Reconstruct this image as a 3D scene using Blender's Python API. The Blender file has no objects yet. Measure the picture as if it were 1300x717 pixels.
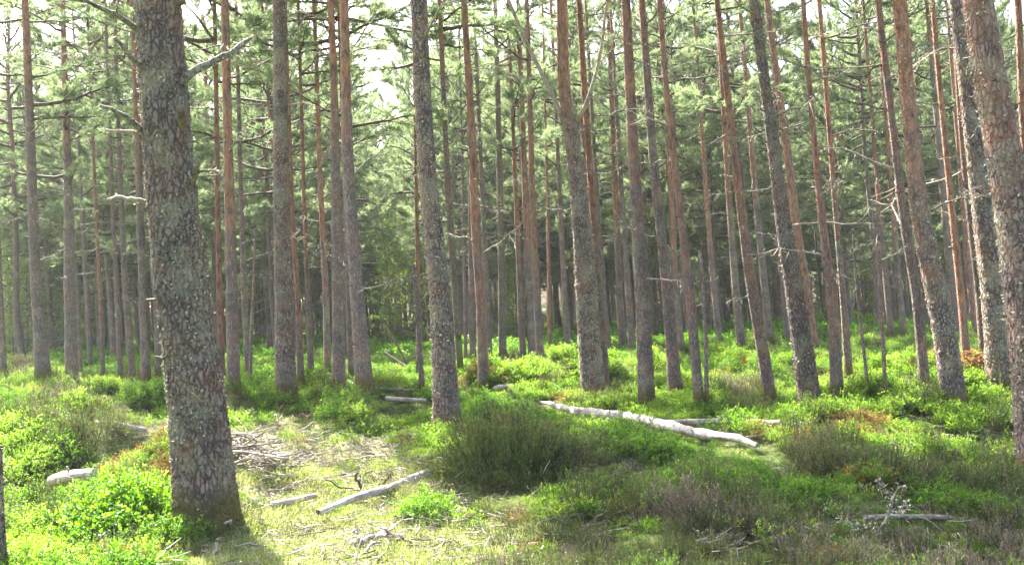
import bpy, math, random
import numpy as np
from mathutils import Vector, Matrix

# ------------------------------------------------------------------ camera, sky, sun, exposure
SC = bpy.context.scene
COL = SC.collection
EYE = np.array([0.0, 0.0, 1.55])
FPX = 1222.0                       # focal length in pixels of the 1300 px wide photograph
PITCH = math.atan((406 - 358.5) / FPX)
ROLL = math.radians(2.2)
_r, _u = np.array([1.0, 0, 0]), np.array([0, -math.sin(PITCH), math.cos(PITCH)])
FWD = np.array([0, math.cos(PITCH), math.sin(PITCH)])
RIGHT = _r * math.cos(ROLL) - _u * math.sin(ROLL)
UP = _u * math.cos(ROLL) + _r * math.sin(ROLL)
cam_data = bpy.data.cameras.new('camera')
cam_data.sensor_width = 36.0
cam_data.lens = 36.0 * FPX / 1300.0
cam_data.clip_start, cam_data.clip_end = 0.05, 2000.0
cam = bpy.data.objects.new('camera', cam_data)
COL.objects.link(cam)
M = Matrix.Identity(4)
for i in range(3):
    M[i][0], M[i][1], M[i][2], M[i][3] = RIGHT[i], UP[i], -FWD[i], EYE[i]
cam.matrix_world = M
SC.camera = cam

SUN_AZ, SUN_EL = math.radians(-33), math.radians(50)      # azimuth from the view direction (+Y), negative = left
SUNV = np.array([math.sin(SUN_AZ) * math.cos(SUN_EL), math.cos(SUN_AZ) * math.cos(SUN_EL), math.sin(SUN_EL)])
world = bpy.data.worlds.new('World')
SC.world = world
world.use_nodes = True
wn = world.node_tree
sky = wn.nodes.new('ShaderNodeTexSky')
sky.sky_type = 'NISHITA'
sky.sun_disc = False
sky.sun_elevation = SUN_EL
sky.sun_rotation = SUN_AZ
sky.air_density, sky.dust_density, sky.ozone_density = 1.0, 6.0, 1.0
bg = wn.nodes['Background']
bg.inputs['Strength'].default_value = 0.12
wn.links.new(sky.outputs[0], bg.inputs['Color'])
sun_data = bpy.data.lights.new('sun', 'SUN')
sun_data.energy = 5.0
sun_data.angle = math.radians(0.5)
sun_data.color = (1.0, 0.97, 0.91)
sun = bpy.data.objects.new('sun', sun_data)
COL.objects.link(sun)
sun.rotation_mode = 'QUATERNION'
sun.rotation_quaternion = Vector(SUNV).to_track_quat('Z', 'Y')
sun.location = (-20, 30, 40)
SC.view_settings.view_transform = 'Standard'
SC.view_settings.look = 'None'
SC.view_settings.gamma = 1.0
SC.view_settings.exposure = 2.75
cy = SC.cycles
cy.max_bounces, cy.diffuse_bounces, cy.glossy_bounces, cy.transmission_bounces = 6, 4, 2, 4
cy.use_denoising = True
cy.caustics_reflective = cy.caustics_refractive = False

rng = np.random.default_rng(11)
random.seed(11)

# ------------------------------------------------------------------ noise and projection helpers
def _hash(ix, iy, iz, seed):
    n = (ix.astype(np.int64) * 374761393 + iy.astype(np.int64) * 668265263 + iz.astype(np.int64) * 2147483647 + seed * 1442695041)
    n = (n ^ (n >> 13)) * 1274126177
    n = n ^ (n >> 16)
    return (n & 0xFFFFFF) / float(0xFFFFFF)

def vnoise(x, y, z=None, seed=0):
    x, y = np.asarray(x, float), np.asarray(y, float)
    z = np.zeros_like(x) if z is None else np.asarray(z, float)
    ix, iy, iz = np.floor(x), np.floor(y), np.floor(z)
    fx, fy, fz = x - ix, y - iy, z - iz
    fx, fy, fz = [f * f * (3 - 2 * f) for f in (fx, fy, fz)]
    out = 0
    for dx in (0, 1):
        for dy in (0, 1):
            for dz in (0, 1):
                w = (fx if dx else 1 - fx) * (fy if dy else 1 - fy) * (fz if dz else 1 - fz)
                out = out + w * _hash(ix + dx, iy + dy, iz + dz, seed)
    return out

def fbm(x, y, z=None, seed=0, octaves=4):
    a, s, t = 0.5, 0, 0
    for k in range(octaves):
        f = 2.0 ** k
        s = s + a * vnoise(x * f, y * f, None if z is None else z * f, seed + k * 17)
        t += a
        a *= 0.5
    return s / t

def project(p):
    d = np.asarray(p, float) - EYE
    zc = np.maximum(d @ FWD, 1e-3)
    return 650 + FPX * (d @ RIGHT) / zc, 358.5 - FPX * (d @ UP) / zc, d @ FWD

def ray(px, py):
    d = FWD + RIGHT * ((px - 650) / FPX) - UP * ((py - 358.5) / FPX)
    return d / np.linalg.norm(d)

def flat_pt(px, py):
    d = ray(px, py)
    t = -EYE[2] / min(d[2], -0.004)
    return EYE + d * t

# mounds: pixel on the ground, radius across, radius in depth (m), height (m)
MOUNDS = []
for px, py, rx, ry, hh in [
    (730, 512, 1.9, 1.2, .34), (860, 545, 1.5, 0.9, .16), (640, 520, 1.3, 1.2, .2), (640, 610, 0.9, 0.8, .18), (450, 545, 1.4, 1.2, .28),
    (140, 655, 0.8, .6, .16), (90, 575, 1.1, .9, .15), (530, 645, .45, .4, .12), (870, 590, 1.0, .8, .24), (1040, 585, 1.2, .8, .15),
    (710, 452, 1.2, 1.4, .42), (940, 462, 1.6, 1.6, .4), (980, 480, 1.6, 1.4, .25), (1000, 450, 2, 2, .4), (1100, 450, 2.5, 2.5, .4),
    (860, 525, .9, .8, .26), (1150, 540, 1.6, 1.1, .25), (1260, 520, 1.5, 1.2, .28), (30, 500, 1.2, 1.2, .3), (340, 500, 1.5, 1.4, .22),
    (600, 465, 1.6, 1.8, .3), (520, 470, 1.6, 1.8, .25), (400, 560, .9, .7, .15), (1200, 640, 1.0, .8, .12), (265, 670, .5, .5, .1),
    (210, 480, 2.2, 2.2, .3), (1060, 425, 3, 3, .35), (800, 430, 3, 3, .35), (640, 470, 2.0, 2.0, .35),
]:
    c = flat_pt(px, py)
    MOUNDS.append((c[0], c[1], rx, ry, hh))
CALM = flat_pt(820, 545)
HOLLOWS = [(flat_pt(430, 640), 1.6, 1.0, .1), (flat_pt(600, 640), 1.0, .5, .1), (flat_pt(340, 570), 1.0, 1.0, .1)]

def height(x, y):
    x, y = np.asarray(x, float), np.asarray(y, float)
    d = np.hypot(x, y)
    g = np.clip((d - 3) / 20, 0, 1)
    h = (fbm(x * .28 + 3, y * .28 + 9, seed=5, octaves=3) - .5) * (.28 + .5 * g)
    h = h + (fbm(x * 1.15, y * 1.15, seed=9, octaves=3) - .5) * (.12 + .2 * g)
    b = 1 - np.abs(2 * vnoise(x * .62 + 2, y * .62 + 5, seed=61) - 1)
    b2 = 1 - np.abs(2 * vnoise(x * 1.9 + 7, y * 1.9 + 1, seed=63) - 1)
    g2 = np.clip((d - 5) / 8, 0, 1) * np.clip((120 - d) / 60, 0, 1)
    g2 = g2 * (1 - .9 * np.exp(-((x - CALM[0]) / 2.4) ** 2 - ((y - CALM[1]) / 2.2) ** 2))
    h = h + g2 * (.72 * (b - .5) + .30 * (b2 - .5)) + 3.5 * np.clip((d - 70) / 130, 0, 1) ** 1.5
    for mx, my, rx, ry, hh in MOUNDS:
        h = h + hh * np.exp(-((x - mx) / rx) ** 2 - ((y - my) / ry) ** 2)
    for c, rx, ry, dd in HOLLOWS:
        h = h - dd * np.exp(-((x - c[0]) / rx) ** 2 - ((y - c[1]) / ry) ** 2)
    h = h * np.clip((np.hypot(x, y) - .3) / 2.0, .15, 1)
    if CARVE:                                   # the bed the long log lies in
        A, B = CARVE
        ax, ay = B[0] - A[0], B[1] - A[1]
        tt = np.clip(((x - A[0]) * ax + (y - A[1]) * ay) / (ax * ax + ay * ay), -.02, 1.02)
        dist = np.hypot(x - A[0] - ax * tt, y - A[1] - ay * tt)
        zl = A[2] + (B[2] - A[2]) * tt
        front = (y < A[1] + ay * tt)
        h = np.minimum(h, zl - .03 + np.where(front, .0, .45) * np.maximum(dist - .08, 0) + np.where(dist > 1.5, (dist - 1.5) * 1.2, 0))
        h = np.maximum(h, zl - .16 - .5 * dist)
    return h
CARVE = None

_ts = np.geomspace(2.0, 260.0, 1400)
def hit(px, py, lift=0.0):
    """First point where the sight line meets the ground raised by lift."""
    d = ray(px, py)
    P = EYE + _ts[:, None] * d
    below = np.nonzero(P[:, 2] < height(P[:, 0], P[:, 1]) + lift)[0]
    k = below[0] if len(below) else len(_ts) - 1
    p = P[k].copy()
    p[2] = height(p[0], p[1])
    return p

CARVE = (hit(686, 514), hit(966, 577))

def at_depth(px, py, Y):
    d = ray(px, py)
    return EYE + d * ((Y - EYE[1]) / d[1])

def in_ellipses(px, py, ells):
    m = np.zeros(np.shape(px))
    for cx, cy_, rx, ry, a in ells:
        q = ((px - cx) / rx) ** 2 + ((py - cy_) / ry) ** 2
        m = np.maximum(m, a * np.clip(1.6 - q * 1.1, 0, 1))
    return m

def ground_px(x, y, up=0.0):
    """Where a spot of flat ground sits in the photograph (used once, to lay the planting out on the ground)."""
    return project(np.stack([x, y, np.full_like(x, up)], -1))

# ------------------------------------------------------------------ mesh helpers
def mesh_arrays(name, V, F, mat=None, attrs=None, smooth=False, mats=None, midx=None):
    """V (n,3); F list of index arrays, each (m,3) or (m,4)."""
    me = bpy.data.meshes.new(name)
    V = np.asarray(V, np.float32)
    F = [np.asarray(f, np.int32) for f in F if len(f)]
    me.vertices.add(len(V))
    me.vertices.foreach_set('co', V.ravel())
    loops = np.concatenate([f.ravel() for f in F])
    tot = np.concatenate([np.full(len(f), f.shape[1], np.int32) for f in F])
    start = np.concatenate([[0], np.cumsum(tot)[:-1]]).astype(np.int32)
    me.loops.add(len(loops))
    me.loops.foreach_set('vertex_index', loops)
    me.polygons.add(len(tot))
    me.polygons.foreach_set('loop_start', start)
    me.polygons.foreach_set('loop_total', tot)
    if smooth:
        me.polygons.foreach_set('use_smooth', np.ones(len(tot), bool))
    for m in (mats or [mat]):
        me.materials.append(m)
    if midx is not None:
        me.polygons.foreach_set('material_index', np.asarray(midx, np.int32))
    for k, v in (attrs or {}).items():
        a = me.attributes.new(k, 'FLOAT', 'POINT')
        a.data.foreach_set('value', np.asarray(v, np.float32))
    me.update(calc_edges=True)
    return me

def tube(P, R, k=6, cap=True):
    """Tapered tube along the polyline P with radii R; returns verts, quads, tris."""
    P, R = np.asarray(P, float), np.asarray(R, float)
    T = np.gradient(P, axis=0)
    T /= np.linalg.norm(T, axis=1)[:, None] + 1e-9
    ref = np.array([0, 0, 1.0]) if abs(T[:, 2]).mean() < .75 else np.array([1.0, 0, 0])
    A = np.cross(T, ref)
    A /= np.linalg.norm(A, axis=1)[:, None] + 1e-9
    B = np.cross(T, A)
    th = np.arange(k) * 2 * math.pi / k
    V = P[:, None] + R[:, None, None] * (np.cos(th)[None, :, None] * A[:, None] + np.sin(th)[None, :, None] * B[:, None])
    n = len(P)
    i, j = np.meshgrid(np.arange(n - 1), np.arange(k), indexing='ij')
    a, b = i * k + j, i * k + (j + 1) % k
    Q = np.stack([a, b, b + k, a + k], -1).reshape(-1, 4)
    V = V.reshape(-1, 3)
    T3 = np.zeros((0, 3), int)
    if cap:
        V = np.vstack([V, P[0], P[-1]])
        jj = np.arange(k)
        T3 = np.vstack([np.stack([np.full(k, n * k), (jj + 1) % k, jj], -1),
                        np.stack([np.full(k, n * k + 1), (n - 1) * k + jj, (n - 1) * k + (jj + 1) % k], -1)])
    return V, Q, T3

class Soup:
    """Collects pieces of one mesh: vertices, quads, tris with a material slot, and one float per vertex."""
    def __init__(self):
        self.V, self.Q, self.T, self.A, self.qm, self.tm, self.n = [], [], [], [], [], [], 0
    def add(self, V, Q=None, T=None, a=0.0, m=0):
        self.V.append(V)
        self.A.append(np.broadcast_to(np.asarray(a, float), (len(V),)))
        if Q is not None and len(Q):
            self.Q.append(np.asarray(Q) + self.n); self.qm.append(np.full(len(Q), m))
        if T is not None and len(T):
            self.T.append(np.asarray(T) + self.n); self.tm.append(np.full(len(T), m))
        self.n += len(V)
    def tube(self, P, R, k=5, a=0.0, m=0):
        V, Q, T = tube(P, R, k)
        self.add(V, Q, T, a, m)
    def blades(self, p, d, w, l, a, m=0, r=rng):
        """One slender triangle per point p along d."""
        n = len(p)
        s = np.cross(d, r.normal(size=(n, 3)))
        s /= np.linalg.norm(s, axis=1)[:, None] + 1e-9
        w, l = np.broadcast_to(w, (n,))[:, None], np.broadcast_to(l, (n,))[:, None]
        V = np.stack([p - s * w / 2, p + s * w / 2, p + d * l], 1).reshape(-1, 3)
        self.add(V, None, np.arange(3 * n).reshape(-1, 3), np.repeat(np.broadcast_to(a, (n,)), 3), m)
    def leaves(self, p, d, w, l, a, m=0, r=rng):
        """One diamond leaf, folded a little along its midrib, per point."""
        n = len(p)
        s = np.cross(d, r.normal(size=(n, 3)) * .6 + np.array([0, 0, 1.0]))
        s /= np.linalg.norm(s, axis=1)[:, None] + 1e-9
        nn = np.cross(s, d)
        w, l = np.broadcast_to(w, (n,))[:, None], np.broadcast_to(l, (n,))[:, None]
        mid = p + d * l * .5 - nn * w * .12
        V = np.stack([p, mid - s * w / 2 + nn * w * .15, p + d * l, mid + s * w / 2 + nn * w * .15], 1).reshape(-1, 3)
        i = np.arange(n)[:, None] * 4
        self.add(V, None, np.vstack([i + [0, 1, 2], i + [0, 2, 3]]), np.repeat(np.broadcast_to(a, (n,)), 4), m)
    def arrays(self):
        V = np.vstack(self.V)
        Q = np.vstack(self.Q) if self.Q else np.zeros((0, 4), int)
        T = np.vstack(self.T) if self.T else np.zeros((0, 3), int)
        m = np.concatenate((self.qm or [np.zeros(0)]) + (self.tm or [np.zeros(0)]))
        return V, Q, T, np.concatenate(self.A), m
    def mesh(self, name, mats, smooth=False):
        V, Q, T, A, m = self.arrays()
        return mesh_arrays(name, V, [Q, T], mats=mats, midx=m, attrs={'tint': A}, smooth=smooth)

def obj(name, me, parent=None, loc=None):
    o = bpy.data.objects.new(name, me)
    COL.objects.link(o)
    if parent is not None:
        o.parent = parent
    if loc is not None:
        o.location = loc
    return o

def thing(name, label, cat, loc, group=None):
    o = bpy.data.objects.new(name, None)
    o.empty_display_size = .2
    COL.objects.link(o)
    o.location = loc
    o['label'], o['category'] = label, cat
    if group:
        o['group'] = group
    return o

def unit(v):
    v = np.asarray(v, float)
    return v / (np.linalg.norm(v, axis=-1, keepdims=True) + 1e-9)

# ------------------------------------------------------------------ materials
def new_mat(name):
    m = bpy.data.materials.new(name)
    m.use_nodes = True
    nt = m.node_tree
    nt.nodes.clear()
    return m, nt, nt.nodes, nt.links

def ramp(nodes, stops):
    r = nodes.new('ShaderNodeValToRGB')
    while len(r.color_ramp.elements) < len(stops):
        r.color_ramp.elements.new(.5)
    for e, (p, c) in zip(r.color_ramp.elements, stops):
        e.position = p
        e.color = (*c, 1)
    return r

def leaf_mat(name, stops, trans=.45, tcol=(1.0, 1.1, .5), rough=.5, objvar=.25):
    """Leaf: colour from the per-leaf tint and a per-plant shift, lit from behind through a translucent lobe."""
    m, nt, N, L = new_mat(name)
    at = N.new('ShaderNodeAttribute'); at.attribute_name = 'tint'
    oi = N.new('ShaderNodeObjectInfo')
    mul = N.new('ShaderNodeMath'); mul.operation = 'MULTIPLY_ADD'
    mul.inputs[1].default_value = objvar
    L.new(oi.outputs['Random'], mul.inputs[0]); L.new(at.outputs['Fac'], mul.inputs[2])
    sub = N.new('ShaderNodeMath'); sub.operation = 'SUBTRACT'; sub.inputs[1].default_value = objvar / 2
    L.new(mul.outputs[0], sub.inputs[0])
    r = ramp(N, stops)
    L.new(sub.outputs[0], r.inputs[0])
    p = N.new('ShaderNodeBsdfPrincipled')
    p.inputs['Roughness'].default_value = rough
    p.inputs['Specular IOR Level'].default_value = .3
    L.new(r.outputs[0], p.inputs['Base Color'])
    t = N.new('ShaderNodeBsdfTranslucent')
    tm = N.new('ShaderNodeMix'); tm.data_type = 'RGBA'; tm.blend_type = 'MULTIPLY'
    tm.inputs[0].default_value = 1.0
    tm.inputs[7].default_value = (*tcol, 1)
    L.new(r.outputs[0], tm.inputs[6])
    L.new(tm.outputs[2], t.inputs['Color'])
    mx = N.new('ShaderNodeMixShader'); mx.inputs[0].default_value = trans
    L.new(p.outputs[0], mx.inputs[1]); L.new(t.outputs[0], mx.inputs[2])
    out = N.new('ShaderNodeOutputMaterial')
    L.new(mx.outputs[0], out.inputs[0])
    return m

def bark_mat(name, lichen=.5, scale=1.0, mossy=0.0, soft=0.0):
    """Scots pine bark: grey-brown plates with dark fissures and pale crusty lichen below, flaky orange above (attribute 'upper')."""
    m, nt, N, L = new_mat(name)
    tc = N.new('ShaderNodeTexCoord')
    oi = N.new('ShaderNodeObjectInfo')
    off = N.new('ShaderNodeVectorMath'); off.operation = 'ADD'
    cmb = N.new('ShaderNodeCombineXYZ')
    mu = N.new('ShaderNodeMath'); mu.operation = 'MULTIPLY'; mu.inputs[1].default_value = 37.0
    L.new(oi.outputs['Random'], mu.inputs[0]); L.new(mu.outputs[0], cmb.inputs[0]); L.new(mu.outputs[0], cmb.inputs[2])
    L.new(tc.outputs['Object'], off.inputs[0]); L.new(cmb.outputs[0], off.inputs[1])
    mp = N.new('ShaderNodeMapping'); mp.inputs['Scale'].default_value = (scale, scale, scale * .38)
    L.new(off.outputs[0], mp.inputs[0])
    n0 = N.new('ShaderNodeTexNoise'); n0.inputs['Scale'].default_value = 9; n0.inputs['Detail'].default_value = 3
    L.new(off.outputs[0], n0.inputs['Vector'])
    wob = N.new('ShaderNodeMix'); wob.data_type = 'RGBA'; wob.blend_type = 'LINEAR_LIGHT'; wob.inputs[0].default_value = .06
    L.new(mp.outputs[0], wob.inputs[6]); L.new(n0.outputs['Color'], wob.inputs[7])
    vo = N.new('ShaderNodeTexVoronoi'); vo.feature = 'DISTANCE_TO_EDGE'; vo.inputs['Scale'].default_value = 17
    L.new(wob.outputs[2], vo.inputs['Vector'])
    vc = N.new('ShaderNodeTexVoronoi'); vc.inputs['Scale'].default_value = 17
    L.new(wob.outputs[2], vc.inputs['Vector'])
    fine = N.new('ShaderNodeTexNoise'); fine.inputs['Scale'].default_value = 60; fine.inputs['Detail'].default_value = 5
    L.new(off.outputs[0], fine.inputs['Vector'])
    hi = [(.245, .21, .196), (.30, .262, .245)]
    lo = [tuple(c * (.24 + .5 * soft) for c in hi[0]), tuple(c * (.52 + .33 * soft) for c in hi[0])]
    plate = ramp(N, [(0.0, lo[0]), (.09, lo[1]), (.24, hi[0]), (1, hi[1])])
    L.new(vo.outputs['Distance'], plate.inputs[0])
    tint = N.new('ShaderNodeMix'); tint.data_type = 'RGBA'; tint.blend_type = 'MULTIPLY'
    tint.inputs[0].default_value = .8
    tr = ramp(N, [(0, (.72, .68, .68)), (.5, (1, .9, .84)), (1, (1.15, 1.03, 1.0))])
    sepc = N.new('ShaderNodeSeparateColor'); L.new(vc.outputs['Color'], sepc.inputs[0])
    L.new(sepc.outputs[0], tr.inputs[0])
    L.new(plate.outputs[0], tint.inputs[6]); L.new(tr.outputs[0], tint.inputs[7])
    # flaky orange upper bark
    mp2 = N.new('ShaderNodeMapping'); mp2.inputs['Scale'].default_value = (1, 1, .3)
    L.new(off.outputs[0], mp2.inputs[0])
    n2 = N.new('ShaderNodeTexNoise'); n2.inputs['Scale'].default_value = 22; n2.inputs['Detail'].default_value = 4
    L.new(mp2.outputs[0], n2.inputs['Vector'])
    up = ramp(N, [(.3, (.13, .08, .06)), (.46, (.28, .15, .10)), (.62, (.37, .215, .145)), (.8, (.42, .30, .22))])
    L.new(n2.outputs['Fac'], up.inputs[0])
    ua = N.new('ShaderNodeAttribute'); ua.attribute_name = 'upper'
    um = N.new('ShaderNodeMath'); um.operation = 'ADD'
    nb = N.new('ShaderNodeTexNoise'); nb.inputs['Scale'].default_value = 5; nb.inputs['Detail'].default_value = 4
    L.new(off.outputs[0], nb.inputs['Vector'])
    nbm = N.new('ShaderNodeMapRange'); nbm.inputs[1].default_value, nbm.inputs[2].default_value = .3, .7
    nbm.inputs[3].default_value, nbm.inputs[4].default_value = -.35, .35
    L.new(nb.outputs['Fac'], nbm.inputs[0])
    L.new(ua.outputs['Fac'], um.inputs[0]); L.new(nbm.outputs[0], um.inputs[1])
    uc = N.new('ShaderNodeClamp'); L.new(um.outputs[0], uc.inputs[0])
    c1 = N.new('ShaderNodeMix'); c1.data_type = 'RGBA'
    L.new(uc.outputs[0], c1.inputs[0]); L.new(tint.outputs[2], c1.inputs[6]); L.new(up.outputs[0], c1.inputs[7])
    # lichen crust
    ln = N.new('ShaderNodeTexNoise'); ln.inputs['Scale'].default_value = 38; ln.inputs['Detail'].default_value = 7; ln.inputs['Roughness'].default_value = .7
    L.new(off.outputs[0], ln.inputs['Vector'])
    lb = N.new('ShaderNodeTexNoise'); lb.inputs['Scale'].default_value = 4.5; lb.inputs['Detail'].default_value = 3
    L.new(off.outputs[0], lb.inputs['Vector'])
    la = N.new('ShaderNodeMath'); la.operation = 'MULTIPLY_ADD'; la.inputs[1].default_value = .85
    L.new(lb.outputs['Fac'], la.inputs[0]); L.new(ln.outputs['Fac'], la.inputs[2])
    lm = N.new('ShaderNodeMapRange')
    th = 1.06 - .22 * lichen
    lm.inputs[1].default_value, lm.inputs[2].default_value = th, th + .1
    lm.inputs[4].default_value = .62
    L.new(la.outputs[0], lm.inputs[0])
    inv = N.new('ShaderNodeMath'); inv.operation = 'SUBTRACT'; inv.inputs[0].default_value = 1.0
    L.new(uc.outputs[0], inv.inputs[1])
    lf = N.new('ShaderNodeMath'); lf.operation = 'MULTIPLY'
    L.new(lm.outputs[0], lf.inputs[0]); L.new(inv.outputs[0], lf.inputs[1])
    lcol = ramp(N, [(.3, (.21, .20, .14)), (.7, (.43, .41, .29))])
    L.new(fine.outputs['Fac'], lcol.inputs[0])
    c2 = N.new('ShaderNodeMix'); c2.data_type = 'RGBA'
    L.new(lf.outputs[0], c2.inputs[0]); L.new(c1.outputs[2], c2.inputs[6]); L.new(lcol.outputs[0], c2.inputs[7])
    col = c2.outputs[2]
    if mossy:
        ms = N.new('ShaderNodeMix'); ms.data_type = 'RGBA'; ms.inputs[7].default_value = (.10, .12, .045, 1)
        mr = N.new('ShaderNodeMapRange'); mr.inputs[1].default_value, mr.inputs[2].default_value = .45, .6; mr.inputs[4].default_value = mossy
        L.new(lb.outputs['Fac'], mr.inputs[0]); L.new(mr.outputs[0], ms.inputs[0]); L.new(col, ms.inputs[6])
        col = ms.outputs[2]
    # moss creeping up the foot (attribute 'foot')
    fa = N.new('ShaderNodeAttribute'); fa.attribute_name = 'foot'
    fm = N.new('ShaderNodeMath'); fm.operation = 'MULTIPLY_ADD'; fm.inputs[1].default_value = 1.3
    L.new(fa.outputs['Fac'], fm.inputs[0])
    fs = N.new('ShaderNodeMath'); fs.operation = 'SUBTRACT'; fs.inputs[1].default_value = .62
    L.new(lb.outputs['Fac'], fs.inputs[0]); L.new(fs.outputs[0], fm.inputs[2])
    fc = N.new('ShaderNodeMapRange'); fc.inputs[1].default_value, fc.inputs[2].default_value = .3, .75
    L.new(fm.outputs[0], fc.inputs[0])
    fmix = N.new('ShaderNodeMix'); fmix.data_type = 'RGBA'; fmix.inputs[7].default_value = (.12, .105, .035, 1)
    L.new(fc.outputs[0], fmix.inputs[0]); L.new(col, fmix.inputs[6])
    col = fmix.outputs[2]
    # larger zones: fresh reddish flaked bark here, greyer weathered bark there
    zn = N.new('ShaderNodeTexNoise'); zn.inputs['Scale'].default_value = 2.6; zn.inputs['Detail'].default_value = 5; zn.inputs['Roughness'].default_value = .6
    L.new(off.outputs[0], zn.inputs['Vector'])
    zr = ramp(N, [(.34, (.74, .72, .72)), (.47, (1, 1, 1)), (.56, (1.12, .93, .86)), (.68, (1.1, 1.08, 1.04))])
    L.new(zn.outputs['Fac'], zr.inputs[0])
    zm = N.new('ShaderNodeMix'); zm.data_type = 'RGBA'; zm.blend_type = 'MULTIPLY'; zm.inputs[0].default_value = .9
    L.new(col, zm.inputs[6]); L.new(zr.outputs[0], zm.inputs[7])
    col = zm.outputs[2]
    # a tone of its own per tree
    hv = N.new('ShaderNodeHueSaturation')
    hr = N.new('ShaderNodeMapRange'); hr.inputs[3].default_value, hr.inputs[4].default_value = .82, 1.15
    L.new(oi.outputs['Random'], hr.inputs[0]); L.new(hr.outputs[0], hv.inputs['Value']); L.new(col, hv.inputs['Color'])
    p = N.new('ShaderNodeBsdfPrincipled')
    p.inputs['Roughness'].default_value = .88
    p.inputs['Specular IOR Level'].default_value = .25
    L.new(hv.outputs[0], p.inputs['Base Color'])
    hm = N.new('ShaderNodeMath'); hm.operation = 'MULTIPLY_ADD'; hm.inputs[1].default_value = .5
    L.new(fine.outputs['Fac'], hm.inputs[0])
    vm = N.new('ShaderNodeMapRange'); vm.inputs[2].default_value = .25
    L.new(vo.outputs['Distance'], vm.inputs[0]); L.new(vm.outputs[0], hm.inputs[2])
    hm2 = N.new('ShaderNodeMath'); hm2.operation = 'MULTIPLY_ADD'; hm2.inputs[1].default_value = .35
    L.new(lf.outputs[0], hm2.inputs[0]); L.new(hm.outputs[0], hm2.inputs[2])
    b = N.new('ShaderNodeBump'); b.inputs['Strength'].default_value = .8; b.inputs['Distance'].default_value = .018
    L.new(hm2.outputs[0], b.inputs['Height']); L.new(b.outputs[0], p.inputs['Normal'])
    out = N.new('ShaderNodeOutputMaterial')
    L.new(p.outputs[0], out.inputs[0])
    return m

def wood_mat(name, dark, mid, light, scale=18, stretch=.15, rough=.85, lich=0.0):
    """Weathered wood with grain along the piece's own length is close enough to noise stretched in its object space."""
    m, nt, N, L = new_mat(name)
    tc = N.new('ShaderNodeTexCoord')
    n = N.new('ShaderNodeTexNoise'); n.inputs['Scale'].default_value = scale; n.inputs['Detail'].default_value = 6; n.inputs['Roughness'].default_value = .65
    L.new(tc.outputs['Object'], n.inputs['Vector'])
    r = ramp(N, [(.3, dark), (.5, mid), (.7, light)])
    L.new(n.outputs['Fac'], r.inputs[0])
    big = N.new('ShaderNodeTexNoise'); big.inputs['Scale'].default_value = scale * .25; big.inputs['Detail'].default_value = 5
    L.new(tc.outputs['Object'], big.inputs['Vector'])
    bmr = N.new('ShaderNodeMapRange'); bmr.inputs[1].default_value, bmr.inputs[2].default_value = .52, .66; bmr.inputs[4].default_value = .75
    L.new(big.outputs['Fac'], bmr.inputs[0])
    bmx = N.new('ShaderNodeMix'); bmx.data_type = 'RGBA'
    bmx.inputs[7].default_value = (dark[0] * .9, dark[1] * .85, dark[2] * .8, 1)
    L.new(bmr.outputs[0], bmx.inputs[0]); L.new(r.outputs[0], bmx.inputs[6])
    col = bmx.outputs[2]
    if lich:
        n2 = N.new('ShaderNodeTexNoise'); n2.inputs['Scale'].default_value = 45; n2.inputs['Detail'].default_value = 5
        L.new(tc.outputs['Object'], n2.inputs['Vector'])
        mr = N.new('ShaderNodeMapRange'); mr.inputs[1].default_value, mr.inputs[2].default_value = .5, .58; mr.inputs[4].default_value = lich
        L.new(n2.outputs['Fac'], mr.inputs[0])
        mx = N.new('ShaderNodeMix'); mx.data_type = 'RGBA'; mx.inputs[7].default_value = (.43, .42, .29, 1)
        L.new(mr.outputs[0], mx.inputs[0]); L.new(col, mx.inputs[6])
        col = mx.outputs[2]
    p = N.new('ShaderNodeBsdfPrincipled'); p.inputs['Roughness'].default_value = rough
    p.inputs['Specular IOR Level'].default_value = .25
    L.new(col, p.inputs['Base Color'])
    b = N.new('ShaderNodeBump'); b.inputs['Strength'].default_value = .7; b.inputs['Distance'].default_value = .01
    L.new(n.outputs['Fac'], b.inputs['Height']); L.new(b.outputs[0], p.inputs['Normal'])
    out = N.new('ShaderNodeOutputMaterial'); L.new(p.outputs[0], out.inputs[0])
    return m

MAT = {}
MAT['bark_near'] = bark_mat('bark_lichened', .72, 1.75, 0, .1)
MAT['bark'] = bark_mat('bark_plain', .45, 2.0, 0, .55)
MAT['bark_moss'] = bark_mat('bark_mossy', .35, 2.0, .6, .4)
MAT['deadwood'] = wood_mat('grey_deadwood', (.06, .05, .042), (.15, .13, .11), (.26, .235, .195), 30, lich=.4)
MAT['brownwood'] = wood_mat('brown_deadwood', (.06, .045, .035), (.15, .115, .09), (.24, .2, .16), 30, lich=.15)
MAT['bleached'] = wood_mat('bleached_wood', (.15, .125, .105), (.35, .315, .285), (.53, .495, .465), 22)
MAT['palewood'] = wood_mat('pale_dry_wood', (.18, .14, .11), (.36, .30, .245), (.48, .42, .35), 20)
MAT['darkwood'] = wood_mat('dark_wet_wood', (.03, .025, .02), (.08, .06, .05), (.14, .11, .09), 25)
MAT['redwood'] = wood_mat('rotten_red_wood', (.06, .035, .025), (.15, .09, .065), (.24, .16, .12), 25)
MAT['cutwood'] = wood_mat('sawn_end_wood', (.34, .28, .2), (.48, .41, .31), (.58, .51, .41), 30)
MAT['lichen'] = leaf_mat('lichen_flake', [(0, (.19, .18, .11)), (.5, (.37, .36, .25)), (1, (.52, .50, .36))], .15, (1, 1, .9), .8)
MAT['needle'] = leaf_mat('pine_needle', [(0, (.10, .14, .08)), (.5, (.21, .268, .162)), (1, (.34, .39, .25))], .52, (1.22, 1.3, .9), .5, .4)
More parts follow.
